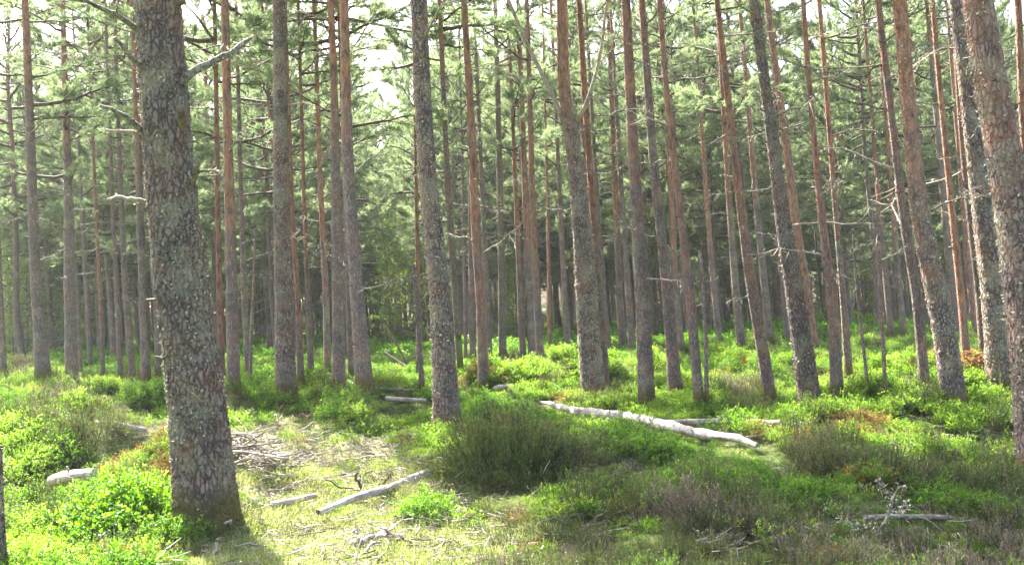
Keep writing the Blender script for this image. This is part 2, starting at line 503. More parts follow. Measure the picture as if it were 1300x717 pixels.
MAT['needle_young'] = leaf_mat('young_pine_needle', [(0, (.08, .12, .03)), (.5, (.17, .24, .06)), (1, (.28, .35, .1))], .5, (1.2, 1.3, .55), .5, .4)
MAT['twig'] = wood_mat('pine_twig', (.05, .04, .03), (.11, .085, .06), (.17, .13, .1), 40)
MAT['bilberry'] = leaf_mat('bilberry_leaf', [(0, (.03, .075, .008)), (.45, (.09, .22, .016)), (.8, (.18, .36, .03)), (1, (.32, .45, .08))], .5, (1.25, 1.3, .4), .42, .35)
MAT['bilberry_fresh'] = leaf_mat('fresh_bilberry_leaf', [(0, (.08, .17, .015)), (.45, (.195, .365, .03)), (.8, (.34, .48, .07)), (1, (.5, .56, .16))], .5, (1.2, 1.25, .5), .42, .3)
MAT['heather'] = leaf_mat('heather_leaf', [(0, (.04, .06, .018)), (.5, (.09, .135, .034)), (.8, (.17, .20, .065)), (1, (.30, .23, .16))], .3, (1.1, 1.1, .6), .6, .3)
MAT['bilberry_rust'] = leaf_mat('turned_bilberry_leaf', [(0, (.10, .055, .02)), (.5, (.24, .16, .05)), (.8, (.33, .28, .08)), (1, (.46, .36, .14))], .45, (1.2, 1.0, .5), .5, .4)
MAT['heather_grey'] = leaf_mat('old_heather', [(0, (.07, .065, .045)), (.5, (.16, .145, .10)), (.8, (.27, .225, .175)), (1, (.40, .33, .28))], .3, (1.1, 1.0, .8), .7, .3)
MAT['heath_stem'] = wood_mat('heather_stem', (.04, .028, .02), (.1, .07, .05), (.18, .13, .1), 40)
MAT['grass'] = leaf_mat('dry_grass_blade', [(0, (.13, .18, .05)), (.4, (.29, .33, .14)), (.75, (.47, .47, .29)), (1, (.6, .57, .43))], .45, (1.1, 1.1, .6), .5, .35)
MAT['greengrass'] = leaf_mat('green_grass_blade', [(0, (.08, .15, .03)), (.5, (.17, .29, .06)), (1, (.32, .43, .13))], .45, (1.1, 1.2, .45), .5, .3)
MAT['moss'] = leaf_mat('moss_sprig', [(0, (.09, .125, .035)), (.5, (.22, .275, .105)), (1, (.40, .43, .21))], .4, (1.1, 1.1, .5), .7, .4)
MAT['bracken'] = leaf_mat('dead_bracken_frond', [(0, (.15, .07, .03)), (.5, (.32, .16, .07)), (1, (.46, .27, .13))], .35, (1.2, .9, .5), .7, .2)

def ground_mat():
    m, nt, N, L = new_mat('forest_floor')
    tc = N.new('ShaderNodeTexCoord')
    n1 = N.new('ShaderNodeTexNoise'); n1.inputs['Scale'].default_value = .9; n1.inputs['Detail'].default_value = 6
    n2 = N.new('ShaderNodeTexNoise'); n2.inputs['Scale'].default_value = 14; n2.inputs['Detail'].default_value = 7; n2.inputs['Roughness'].default_value = .7
    for n in (n1, n2):
        L.new(tc.outputs['Object'], n.inputs['Vector'])
    r1 = ramp(N, [(.3, (.055, .045, .025)), (.5, (.075, .095, .025)), (.68, (.12, .16, .035))])
    r2 = ramp(N, [(.3, (.13, .095, .055)), (.5, (.30, .27, .13)), (.7, (.50, .46, .28))])
    L.new(n2.outputs['Fac'], r1.inputs[0]); L.new(n2.outputs['Fac'], r2.inputs[0])
    a = N.new('ShaderNodeAttribute'); a.attribute_name = 'clear'
    mx = N.new('ShaderNodeMix'); mx.data_type = 'RGBA'
    L.new(a.outputs['Fac'], mx.inputs[0]); L.new(r1.outputs[0], mx.inputs[6]); L.new(r2.outputs[0], mx.inputs[7])
    p = N.new('ShaderNodeBsdfPrincipled'); p.inputs['Roughness'].default_value = .95
    p.inputs['Specular IOR Level'].default_value = .15
    L.new(mx.outputs[2], p.inputs['Base Color'])
    b = N.new('ShaderNodeBump'); b.inputs['Strength'].default_value = 1; b.inputs['Distance'].default_value = .05
    L.new(n2.outputs['Fac'], b.inputs['Height']); L.new(b.outputs[0], p.inputs['Normal'])
    out = N.new('ShaderNodeOutputMaterial'); L.new(p.outputs[0], out.inputs[0])
    return m
MAT['ground'] = ground_mat()

# ------------------------------------------------------------------ the forest floor
CLEAR = [(318, 556, 42, 11, .9), (400, 620, 160, 55, 1), (470, 695, 170, 40, 1), (560, 640, 50, 22, .9), (200, 572, 45, 22, .8),
         (290, 640, 60, 60, .8), (330, 720, 90, 50, .8), (480, 760, 190, 60, 1), (150, 552, 30, 8, .35), (1150, 482, 40, 10, .6), (640, 640, 110, 9, 1),
         (650, 660, 60, 20, .6)]
GREENGRASS = [(640, 634, 120, 10, .9), (480, 598, 70, 8, .55), (1150, 478, 60, 14, 1), (1010, 500, 30, 30, .7)]
HEATH = [(1000, 735, 440, 75, 1), (1000, 800, 500, 90, 1), (1200, 625, 150, 38, 1), (700, 695, 200, 40, .62), (1045, 600, 55, 22, 1), (100, 566, 75, 30, 1), (560, 705, 120, 30, .8),
         (760, 606, 50, 14, .8), (945, 525, 45, 18, .8), (330, 470, 60, 8, .6), (500, 640, 60, 22, .4),
         (430, 520, 40, 20, .6), (30, 498, 40, 12, .9), (1260, 660, 160, 60, 1)]

xs = np.sinh(np.linspace(-math.asinh(80), math.asinh(80), 300)) * 4
ys = np.sinh(np.linspace(-math.asinh(10), math.asinh(100), 330)) * 4 + 6
GX, GY = np.meshgrid(xs, ys, indexing='ij')
GZ = height(GX, GY)
GV = np.stack([GX, GY, GZ], -1).reshape(-1, 3)
ni, nj = GX.shape
ii, jj = np.meshgrid(np.arange(ni - 1), np.arange(nj - 1), indexing='ij')
q = ii * nj + jj
GQ = np.stack([q, q + nj, q + nj + 1, q + 1], -1).reshape(-1, 4)
gpx, gpy, gz = ground_px(GV[:, 0], GV[:, 1])
wob = (fbm(GV[:, 0] * 1.5, GV[:, 1] * 1.5, seed=3) - .5) * .8
clear_attr = np.clip((in_ellipses(gpx, gpy, CLEAR) + wob - .25) * 2, 0, 1) * (gz > 1)
g = obj('ground', mesh_arrays('ground', GV, [GQ], MAT['ground'], {'clear': clear_attr}, smooth=True))
g['kind'] = 'structure'

# ------------------------------------------------------------------ pine foliage
def bough_soup(r, L_, dens, bw, bl, leafy=True):
    """A bough along +X with flattish side sprays of needles bunched towards the twig ends."""
    s = Soup()
    n = 9
    t = np.linspace(0, 1, n)
    P = np.stack([t * L_, np.cumsum(r.normal(0, .03, n)) * L_ * .5, L_ * (.05 * t + .16 * t ** 2 * r.uniform(-.5, 1.6)) + np.cumsum(r.normal(0, .012, n)) * L_], -1)
    P -= P[0]
    s.tube(P, .006 + .018 * L_ * (1 - t) ** 1.1, 4, .3, 1)
    pos, dirs = [], []
    def needles(A, B, m):
        u = r.uniform(0, 1, m) ** .55
        pos.append(A + (B - A) * u[:, None] + r.normal(0, .012, (m, 3)))
        d = unit(B - A)
        dirs.append(unit(d * .75 + r.normal(0, .55, (m, 3)) + np.array([0, 0, .3])))
    k = int(8 + L_ * 6)
    for j in range(k):
        tt = r.uniform(.22, 1.0)
        i0 = min(int(tt * (n - 1)), n - 2)
        f = tt * (n - 1) - i0
        A = P[i0] * (1 - f) + P[i0 + 1] * f
        side = 1 if j % 2 else -1
        ang = r.uniform(.45, 1.1) * (1 - .5 * tt)
        l = L_ * r.uniform(.16, .34) * (1.15 - .55 * tt)
        d = unit(np.array([math.cos(ang), side * math.sin(ang), r.uniform(-.1, .5)]))
        B = A + d * l
        s.tube(np.stack([A, (A + B) / 2 + r.normal(0, .02, 3), B]), np.array([.008, .006, .003]), 3, .3, 1)
        needles(A + (B - A) * .3, B, int(l * dens))
        for q_ in range(r.integers(1, 4)):
            C = A + (B - A) * r.uniform(.35, .95)
            d2 = unit(d + r.normal(0, .6, 3) + np.array([0, 0, .25]))
            l2 = l * r.uniform(.25, .55)
            needles(C, C + d2 * l2, int(l2 * dens * 1.2))
    needles(P[-3], P[-1], int(L_ * .3 * dens))
    p, d = np.vstack(pos), np.vstack(dirs)
    m = len(p)
    s.blades(p, d, bw * r.uniform(.7, 1.2, m), bl * r.uniform(.7, 1.2, m), np.clip(r.normal(.5, .2, m), 0, 1), 0, r)
    return s.arrays()

r0 = np.random.default_rng(5)
BOUGH_MID = [bough_soup(r0, L_, 140, .0125, .10) for L_ in (1.1, 1.5, 1.8, 2.1, 2.4, 1.4)]
BOUGH_FAR = [bough_soup(r0, L_, 76, .026, .14) for L_ in (1.1, 1.5, 1.9, 2.2, 2.5)]
BOUGH_COARSE = [bough_soup(r0, L_, 30, .05, .17) for L_ in (1.1, 1.5, 1.9, 2.2, 2.5)]
BLEN_MID, BLEN_FAR = (1.1, 1.5, 1.8, 2.1, 2.4, 1.4), (1.1, 1.5, 1.9, 2.2, 2.5)

def rot_zy(az, el, roll):
    ca, sa, ce, se = math.cos(az), math.sin(az), math.cos(el), math.sin(el)
    Z = np.array([[ca, -sa, 0], [sa, ca, 0], [0, 0, 1]])
    Y = np.array([[ce, 0, -se], [0, 1, 0], [se, 0, ce]])
    c, s = math.cos(roll), math.sin(roll)
    X = np.array([[1, 0, 0], [0, c, -s], [0, s, c]])
    return Z @ Y @ X

def crown_arrays(r, H, spread, nb, boughs, lens, keep=None, base=0.25):
    """Boughs round an axis from z=0 to z=H. keep(point) can refuse a bough (a gap in the crown)."""
    s = Soup()
    az = r.uniform(0, 6.28)
    for b in range(nb):
        t = ((b + r.uniform(0, 1)) / nb) ** .9
        az += 2.4 + r.normal(0, .4)
        prof = math.sin(math.pi * (base + (.97 - base) * t)) ** .8
        want = max(.4, spread * prof * r.uniform(.7, 1.15))
        el = math.radians(-8 + 58 * t ** 1.5 + r.normal(0, 9))
        k = r.integers(len(boughs))
        sc = want / lens[k]
        Rm = rot_zy(az, el, r.uniform(-.4, .4))
        z = t * H * .97
        if keep is not None:
            mid = Rm @ np.array([want * .6, 0, 0]) + np.array([0, 0, z])
            if not keep(mid):
                continue
        V, Q, T, A, m = boughs[k]
        sc3 = np.array([sc, min(sc, 1.3), min(sc, 1.2)]) if sc > 1 else sc
        s.add((V * sc3) @ Rm.T + np.array([0, 0, z]), Q, None, A, 1)
        s.add((V * sc3) @ Rm.T + np.array([0, 0, z]), None, T[m[len(Q):] == 0], np.clip(A + r.normal(0, .08), 0, 1), 0)
    return s

def bough_mesh(b_):
    V, Q, T, A, m = b_
    return mesh_arrays('bough', V, [Q, T], mats=[MAT['needle'], MAT['twig']], midx=m, attrs={'tint': A})
BOUGHS = [bough_mesh(b_) for b_ in BOUGH_MID]
CROWNS_MID = [crown_arrays(r0, 7.0, sp, nb, BOUGH_MID, BLEN_MID).mesh('crown', [MAT['needle'], MAT['twig']])
              for sp, nb in ((2.4, 46), (2.8, 48), (2.2, 44), (3.0, 48))]
CROWNS_FAR = [crown_arrays(r0, 7.0, sp, nb, BOUGH_FAR, BLEN_FAR).mesh('crown', [MAT['needle'], MAT['twig']])
              for sp, nb in ((2.6, 52), (3.0, 56), (2.4, 50), (3.2, 56))]
CROWNS_WOOD = [crown_arrays(r0, 7.0, sp, 48, BOUGH_COARSE, BLEN_FAR).mesh('crown', [MAT['needle'], MAT['twig']]) for sp in (2.6, 3.0, 2.4, 3.2)]
CROWN_YOUNG = [crown_arrays(r0, 4.0, sp, 34, BOUGH_FAR, BLEN_FAR, base=.45).mesh('crown', [MAT['needle_young'], MAT['twig']])
               for sp in (1.1, 1.4)]

# ------------------------------------------------------------------ dead branches
def dead_branch_arrays(r, forks=6, lichen=0, up=.1, bend=.085):
    """Crooked dead branch of unit length along +X with forked twigs; material 0 wood, 1 lichen."""
    s = Soup()
    n = 8
    t = np.linspace(0, 1, n)
    P = np.stack([t, np.cumsum(r.normal(0, bend * .35, n)), up * t ** 1.6 + np.cumsum(r.normal(0, bend * .25, n))], -1)
    P -= P[0]
    s.tube(P, .013 * (1 - t * .85) + .0015, 5, 0, 0)
    tips = [(P, 1.0)]
    for k in range(forks):
        i = r.integers(2, n - 1)
        A = P[i]
        d = unit(np.array([r.uniform(.3, 1), r.choice([-1, 1]) * r.uniform(.3, 1.0), r.uniform(-.3, .6)]))
        l = r.uniform(.12, .42)
        m = 4
        tt = np.linspace(0, 1, m)
        B = A + d * l * tt[:, None] + np.cumsum(r.normal(0, .012, (m, 3)), 0) * (tt[:, None] > 0)
        s.tube(B, .0055 * (1 - tt * .75), 3, 0, 0)
        for e in range(r.integers(0, 3)):
            C = B[r.integers(1, m)]
            d2 = unit(d + r.normal(0, .7, 3))
            s.tube(np.stack([C, C + d2 * l * r.uniform(.2, .45)]), np.array([.004, .0015]), 3, 0, 0)
    if lichen:
        p = P[r.integers(1, n - 1, lichen)] + (P[1] - P[0]) * r.uniform(-.5, .5, (lichen, 1)) + r.normal(0, .018, (lichen, 3))
        s.leaves(p, unit(r.normal(0, 1, (lichen, 3)) + [0, 0, -.4]), .02, .035, r.uniform(.2, 1, lichen), 1, r)
    return s

DEAD = [dead_branch_arrays(r0, f, l, u).mesh('branch', [MAT['deadwood'], MAT['lichen']])
        for f, l, u in ((9, 25, .1), (12, 40, .2), (5, 0, -.15), (14, 40, .05), (9, 20, -.25), (4, 10, .2), (11, 0, .0), (7, 20, .25))]
def deadwood_mesh(r, n, H):
    """The many thin dead branches of a far pine, one part: too small to pick apart."""
    s = Soup()
    az = 0
    for k in range(n):
        az += 2.4 + r.normal(0, .5)
        z = H * (1 - r.uniform(0, 1) ** 1.5 * .8)
        d = np.array([math.cos(az), math.sin(az), r.uniform(-.25, .35)])
        l = r.uniform(.35, 1.5)
        m = 4
        tt = np.linspace(0, 1, m)[:, None]
        P = np.array([0, 0, z]) + d * l * tt + np.cumsum(r.normal(0, .05, (m, 3)), 0) * tt
        s.tube(P, .016 * (1 - tt[:, 0] * .75), 3)
        for e in range(2):
            i = r.integers(1, m)
            s.tube(np.stack([P[i], P[i] + unit(d + r.normal(0, .7, 3)) * l * .3]), np.array([.008, .003]), 3)
    return s.mesh('deadwood', [MAT['deadwood']])
DEADWOOD = [deadwood_mesh(r0, n, 6.0) for n in (16, 22, 26, 18)]

# ------------------------------------------------------------------ pine trees
def resample(pts, w, n, dense_to=None):
    """Smoothed resampling of control points by length; with dense_to most rings lie below that height."""
    pts, w = np.asarray(pts, float), np.asarray(w, float)
    s = np.concatenate([[0], np.cumsum(np.linalg.norm(np.diff(pts, axis=0), axis=1))])
    m = 80
    u = np.linspace(0, s[-1], m)
    P = np.stack([np.interp(u, s, pts[:, k]) for k in range(3)], -1)
    R = np.interp(u, s, w)
    for _ in range(4):
        P[1:-1] = (P[:-2] + 2 * P[1:-1] + P[2:]) / 4
        R[1:-1] = (R[:-2] + 2 * R[1:-1] + R[2:]) / 4
    if dense_to and dense_to < s[-1] * .9:
        a = int(n * .88)
        v = np.concatenate([np.linspace(0, dense_to, a, endpoint=False), np.linspace(dense_to, s[-1], n - a)])
    else:
        v = np.linspace(0, s[-1], n)
    return np.stack([np.interp(v, u, P[:, k]) for k in range(3)], -1), np.interp(v, u, R), v

def trunk_mesh(r, P, R, u, sides, upper_z, detail, mat, stubs=0, soft=1.2, rough=1.0):
    """Trunk skin round the axis P. detail 2: bark plates, fissures and root flare modelled; 1: knots and unevenness only."""
    n = len(P)
    th = np.arange(sides) * 2 * math.pi / sides
    TH, Z = np.meshgrid(th, u)
    rad = np.repeat(R[:, None], sides, 1)
    seed = int(r.integers(1000))
    cx, sx = np.cos(TH), np.sin(TH)
    rr = rad * (1 + .10 * (vnoise(cx * 1.3 + 5, sx * 1.3 + 5, Z * .5, seed) - .5))
    if detail >= 1:
        flare = np.exp(-Z / .22)
        flare = np.exp(-Z / (.22 if detail < 2 else .3))
        rr = rr * (1 + flare * (.12 + (.4 if detail < 2 else .6) * (vnoise(cx * 1.8 + 9, sx * 1.8 + 9, Z * .3, seed + 4) - .35)))
        for zk in np.arange(r.uniform(.5, 1.1), u[-1], r.uniform(.42, .6)):      # whorl swellings
            rr = rr * (1 + .035 * np.exp(-((Z - zk) / .05) ** 2))
    if detail >= 2:
        up = np.clip((P[:, 2][:, None] - upper_z) / soft + .5, 0, 1)
        wx = rad * cx; wy = rad * sx
        warp = (fbm(wx * 14, wy * 14, Z * 7, seed + 1, 3) - .5) * .05
        f1 = np.abs(fbm((wx + warp) * 34, (wy - warp) * 34, Z * 14, seed + 2, 2) - .5) * 2
        f2 = np.abs(fbm((wx - warp) * 62, (wy + warp) * 62, Z * 32, seed + 3, 2) - .5) * 2
        plate = np.clip(f1 * 3.2, 0, 1) * .65 + np.clip(f2 * 3, 0, 1) * .35
        crust = fbm(wx * 95, wy * 95, Z * 90, seed + 6, 2) - .5
        amp = (.014 * (1 - up) + .003 * up) * np.clip(rad / .18, .5, 1.2) * rough
        rr = rr + (plate - .6) * amp * 1.25 + crust * amp * 1.3
    T = unit(np.gradient(P, axis=0))
    A = unit(np.cross(T, [0, 1.0, 0.001])); B = np.cross(A, T)
    V = P[:, None] + rr[..., None] * (cx[..., None] * A[:, None] + sx[..., None] * B[:, None])
    i, j = np.meshgrid(np.arange(n - 1), np.arange(sides), indexing='ij')
    a, b = i * sides + j, i * sides + (j + 1) % sides
    Q = np.stack([a, b, b + sides, a + sides], -1).reshape(-1, 4)
    V = V.reshape(-1, 3)
    zv = V[:, 2].copy()
    S = Soup()
    S.add(V, Q)
    jj_ = np.arange(sides)
    S.add(P[-1][None], None, None)
    top = np.stack([np.full(sides, n * sides), (n - 1) * sides + jj_, (n - 1) * sides + (jj_ + 1) % sides], -1)
    S.T.append(top); S.tm.append(np.zeros(sides))
    for k in range(stubs):                                                        # broken branch stubs
        q_ = r.integers(int(n * .12), int(n * .9))
        az = r.uniform(0, 6.28)
        d = math.cos(az) * A[q_] + math.sin(az) * B[q_] + T[q_] * r.uniform(-.2, .5)
        d = unit(d)
        l = R[q_] + r.uniform(.02, .09)
        S.tube(np.stack([P[q_] + d * R[q_] * .6, P[q_] + d * l]), np.array([.016, .008]) * r.uniform(.6, 1.3), 4)
    V, Q, T3, A_, m = S.arrays()
    z = V[:, 2]
    up = np.clip((z - upper_z) / soft + .5, 0, 1)
    foot = np.clip(1 - z / .5, 0, 1)
    return mesh_arrays('trunk', V, [Q, T3], mat, {'upper': up, 'foot': foot}, smooth=True)

# patches of ground the sun reaches (photo pixels): crowns keep gaps there
LIT = [(90, 640, 150, 95, 1), (400, 640, 230, 95, 1), (520, 570, 90, 45, .9), (350, 560, 90, 20, 1), (120, 520, 130, 40, .9),
       (700, 500, 75, 28, 1), (800, 540, 110, 28, 1), (920, 565, 70, 16, 1), (860, 520, 50, 25, 1), (1130, 545, 190, 38, .95),
       (710, 448, 40, 14, 1), (920, 455, 60, 25, .9), (1150, 483, 60, 14, 1), (610, 690, 70, 35, .7), (600, 640, 70, 14, .8), (850, 610, 70, 20, .55), (1060, 440, 80, 14, .8), (1060, 470, 260, 46, .8), (560, 470, 90, 30, .7), (780, 470, 100, 40, .7)]

def sun_spot(p):
    """Pixel of the ground spot that a point of a crown shades."""
    t = (p[2] - .3) / SUNV[2]
    qx, qy = p[0] - SUNV[0] * t, p[1] - SUNV[1] * t
    a, b, c = project(np.array([qx, qy, .25]))
    return a, b, c

RIM = []
for xb, yb, xt in [(1214, 509, 1141), (1250, 456, 1208), (1175, 497, 1115), (1063, 506, 1022), (1030, 519, 956), (754, 501, 713), (1000, 437, 950), (791, 447, 760), (264, 664, 200), (1271, 495, 1215)]:
    f_ = hit(xb, yb, .1)
    RIM.append((f_, at_depth(xt, 0, f_[1])))
def shades_rim(p):
    for f_, q_ in RIM:
        t_ = (p[1] - f_[1]) / SUNV[1]
        if t_ < .3:
            continue
        w_ = p - SUNV * t_
        if .3 < w_[2] - f_[2] < 7.5:
            k_ = (w_[2] - f_[2]) / (q_[2] - f_[2])
            if abs(w_[0] - (f_[0] + (q_[0] - f_[0]) * k_) + .15) < .55:
                return True
    return False

CATALOG = []
def pine(pts, label, orange=None, crown_at=None, height_m=None, lichen=0, mat='bark', detail=1, branches=14, name='pine_tree', group='tall pines of the forest',
         crown=True, spread=1.0, depth=None, top_broken=False, seed=None, lift=.1, soft=1.6):
    """A pine whose trunk runs through the given (x, y, width) spots of the photograph, standing where its foot meets the ground."""
    r = np.random.default_rng(seed if seed is not None else int(pts[0][0] * 7 + pts[0][1]))
    foot = hit(pts[0][0], pts[0][1], lift) if depth is None else at_depth(pts[0][0], pts[0][1], depth)
    foot[2] = height(foot[0], foot[1])
    Y = foot[1]
    sl = r.normal(0, .008)
    C, W = [foot - np.array([0, 0, .08])], [pts[0][2] / 2 / FPX * Y * .93]
    for (x, y, w) in pts[1:]:
        p = at_depth(x, y, Y)
        p[1] = Y + (p[2] - foot[2]) * sl
        C.append(p); W.append(w / 2 / FPX * Y * .94)
    C = np.array(C)
    H = height_m or r.uniform(14.5, 17.5)
    if not top_broken:
        last = C[-1]
        d = unit(C[-1] - C[-2])
        d = unit(d + np.array([0, 0, .6]))
        rest = max(1.5, H + foot[2] - last[2])
        tip = last + d * rest / d[2]
        C = np.vstack([C, last + (tip - last) * .5, tip])
        W += [W[-1] * .62, .015]
    t = thing(name, label, 'tree', foot, group)
    C = C - foot
    if detail >= 2:
        n, sides = (470, 144) if pts[0][2] > 60 else (270, 58)
    else:
        n, sides = (60, 14) if Y < 30 else (34, 9)
    P, R, u = resample(C, W, n, (at_depth(650, -25, Y)[2] - foot[2]) if detail >= 2 else None)
    if orange is None:
        oz = 99.0
    else:
        oz = at_depth(pts[0][0], orange, Y)[2] - foot[2]
    me = trunk_mesh(r, P, R, u, sides, oz, detail, MAT[mat], stubs=0 if top_broken else (26 if detail < 2 else 14), soft=soft)
    obj('trunk', me, t)
    Hh = P[-1][2]
    frame_top = at_depth(650, 0, Y)[2] - foot[2]
    cb = crown_at if crown_at is not None else max(min(frame_top * 1.02 + .3, 10.2), 7.2)
    if crown and not top_broken:
        axis = P[-1] - P[np.argmin(abs(P[:, 2] - cb))]
        org = P[np.argmin(abs(P[:, 2] - cb))]
        ln = np.linalg.norm(axis)
        zax = axis / ln
        xax = unit(np.cross([0, 1.0, 0], zax)); yax = np.cross(zax, xax)
        Rm = np.stack([xax, yax, zax], 1)
        if Y < 34:
            org_w = org + foot
            def keep(p):
                w = org_w + Rm @ p
                a, b, c = sun_spot(w)
                if c < 1.5:
                    return True
                if shades_rim(w) and r.uniform() < .85:
                    return False
                return r.uniform() > in_ellipses(np.array(a), np.array(b), LIT) * 1.05
            near = Y < 18
            cs = crown_arrays(r, ln, 2.1 * spread, 24 if near else 24, BOUGH_COARSE if Y < 29.5 else BOUGH_FAR, BLEN_FAR, keep)
            if cs.n:
                me = cs.mesh('crown', [MAT['needle'], MAT['twig']])
                c = obj('crown', me, t)
                c.matrix_basis = Matrix.Translation(Vector(org)) @ Matrix(Rm.tolist()).to_4x4()
        else:
            me = CROWNS_MID[r.integers(len(CROWNS_MID))]
            c = obj('crown', me, t)
            spin = r.uniform(0, 6.28)
            k = ln / 7.0
            c.matrix_basis = Matrix.Translation(Vector(org)) @ Matrix(Rm.tolist()).to_4x4() @ Matrix.Rotation(spin, 4, 'Z') @ Matrix.Diagonal((spread, spread, k, 1))
    az = r.uniform(0, 6.28)
    for b in range(branches):
        top = min(cb + .8, Hh * .95)
        z = 1.4 + (top - 1.4) * ((b + r.uniform(0, 1)) / branches) ** .8
        k = np.argmin(abs(P[:, 2] - z))
        az += 2.4 + r.normal(0, .5)
        put_branch(t, r, P[k] , R[k], az, math.radians(r.normal(8, 14)), r.uniform(.35, 1.25) * (.8 + .5 * z / 8) * (.4 if top_broken else 1))
    if crown and Y > 17 and not top_broken:
        for b in range(r.integers(6, 11)):
            z = r.uniform(max(4.6, cb * .6), cb + .5)
            k = np.argmin(abs(P[:, 2] - z))
            o_ = obj('bough', BOUGHS[r.integers(len(BOUGHS))], t)
            a_ = r.uniform(0, 6.28)
            o_.matrix_basis = Matrix.Translation(Vector(P[k])) @ Matrix(rot_zy(a_, math.radians(r.normal(2, 12)), r.uniform(-.4, .4)).tolist()).to_4x4() @ Matrix.Scale(r.uniform(.7, 1.05), 4)
    CATALOG.append((t, P + foot, R, foot))
    return t, P, R, foot, r

def put_branch(t, r, p, rad, az, el, length, which=None):
    d = np.array([math.cos(az) * math.cos(el), math.sin(az) * math.cos(el), math.sin(el)])
    b = obj('branch', DEAD[r.integers(len(DEAD)) if which is None else which], t)
    thick = np.clip(.55 + length * .45, .5, 1.3)
    Rm = rot_zy(az, el, r.uniform(-3, 3))
    b.matrix_basis = Matrix.Translation(Vector(p + d * rad * .7)) @ Matrix(Rm.tolist()).to_4x4() @ Matrix.Diagonal((length, length * .9, length * .9, 1))
    return b

def lichen_part(t, P, R, n, r, zmax=6.0, size=.028):
    """Crusty leafy lichen all over a near trunk: one part, nobody could count the flakes."""
    k = r.integers(0, len(P), n * 2)
    k = k[(P[k][:, 2] < zmax) & (P[k][:, 2] > .05)][:n]
    m = len(k)
    th = r.uniform(0, 6.28, m)
    keep = fbm(np.cos(th) * 2 + 7, np.sin(th) * 2 + 7, P[k][:, 2] * 2.2, 3, 3) > .5
    k, th = k[keep], th[keep]
    m = len(k)
    nrm = np.stack([np.cos(th), np.sin(th), np.zeros(m)], -1)
    p = P[k] + nrm * (R[k][:, None] * 1.03 + .004) + np.stack([np.zeros(m), np.zeros(m), r.uniform(-.01, .01, m)], -1)
    d = unit(np.cross(nrm, r.normal(size=(m, 3))) + nrm * r.uniform(.0, .7, m)[:, None])
    s = Soup()
    s.leaves(p, d, size * r.uniform(.5, 1.2, m), size * r.uniform(.5, 1.3, m), r.uniform(.1, 1, m), 0, r)
    o = obj('lichen', s.mesh('lichen', [MAT['lichen']]), t)
    o['kind'] = 'stuff'
    return o

def branch_px(t, foot, Y, pts, w0, w1, mat='deadwood', name='branch', twigs=3, dz=0.0, seed=1, lichen=0):
    """A branch drawn through pixels at the depth of its tree (dz: how far its tip comes forward)."""
    r = np.random.default_rng(seed)
    P = []
    for k, (x, y) in enumerate(pts):
        P.append(at_depth(x, y, Y - dz * k / max(1, len(pts) - 1)) - foot)
    P = np.array(P)
    n = 12
    P, R, u = resample(P, np.linspace(w0, w1, len(P)) / 2 / FPX * Y, n)
    P[1:] += np.cumsum(r.normal(0, .006, (n - 1, 3)), 0)
    s = Soup()
    s.tube(P, R * r.uniform(.85, 1.15, n), 7)
    for k in range(twigs):
        i = r.integers(3, n - 1)
        d = unit(unit(P[i] - P[i - 1]) + r.normal(0, .7, 3))
        l = np.linalg.norm(P[-1] - P[0]) * r.uniform(.08, .25)
        s.tube(np.stack([P[i], P[i] + d * l * .5 + r.normal(0, .01, 3), P[i] + d * l]), np.array([.45, .3, .1]) * R[i], 4)
    if lichen:
        i = r.integers(1, n, lichen)
        p = P[i] + r.normal(0, 1, (lichen, 3)) * (R[i][:, None] * .8 + .004) + (P[i] - P[i - 1]) * r.uniform(-.5, .5, (lichen, 1))
        s.leaves(p, unit(r.normal(0, 1, (lichen, 3)) + [0, 0, -.3]), .018, .03, r.uniform(.3, 1, lichen), 1, r)
    return obj(name, s.mesh('branch', [MAT[mat], MAT['lichen']], smooth=True), t)

# --- the big lichened pine in front
t, P, R, foot, r = pine([(266, 664, 77), (257, 600, 77), (245, 450, 71), (227, 355, 67), (212, 180, 63), (199, 0, 60)],
    'massive lichen-crusted pine trunk in front, standing beside the pile of dry sticks', detail=2, mat='bark_near', branches=0, lift=.03, height_m=16)
Y1 = foot[1]
lichen_part(t, P, R, 2600, r, 4.8, .02)
branch_px(t, foot, Y1, [(182, 42), (150, 18), (95, -2)], 9, 4, twigs=3, dz=.5, seed=2, lichen=20)
branch_px(t, foot, Y1, [(194, 100), (170, 76), (143, 50)], 9, 5, twigs=2, dz=.3, seed=3, lichen=20)
branch_px(t, foot, Y1, [(195, 178), (165, 153), (127, 132)], 9, 4, twigs=3, dz=.3, seed=4, lichen=10)
branch_px(t, foot, Y1, [(192, 172), (165, 166), (137, 160)], 6, 3, twigs=1, dz=.1, seed=5, mat='palewood')
branch_px(t, foot, Y1, [(228, 98), (262, 78), (292, 62), (318, 46)], 12, 5, twigs=5, dz=-.3, seed=6, lichen=160)
branch_px(t, foot, Y1, [(236, 243), (248, 222), (257, 196)], 12, 6, twigs=0, dz=.1, seed=7, mat='brownwood', lichen=15)
branch_px(t, foot, Y1, [(250, 218), (266, 216), (286, 222)], 5, 2, twigs=2, dz=.1, seed=8, lichen=25)
branch_px(t, foot, Y1, [(200, 254), (170, 253), (138, 255)], 7, 5, twigs=0, dz=.1, seed=9, mat='palewood', lichen=6)
branch_px(t, foot, Y1, [(190, 12), (194, -8), (200, -40)], 12, 6, twigs=1, dz=.2, seed=10, lichen=10)
branch_px(t, foot, Y1, [(222, 8), (240, -10), (255, -40)], 10, 5, twigs=1, dz=.2, seed=12, lichen=10)
branch_px(t, foot, Y1, [(226, 172), (228, 150), (219, 138)], 14, 8, twigs=0, dz=.25, seed=13, mat='brownwood')

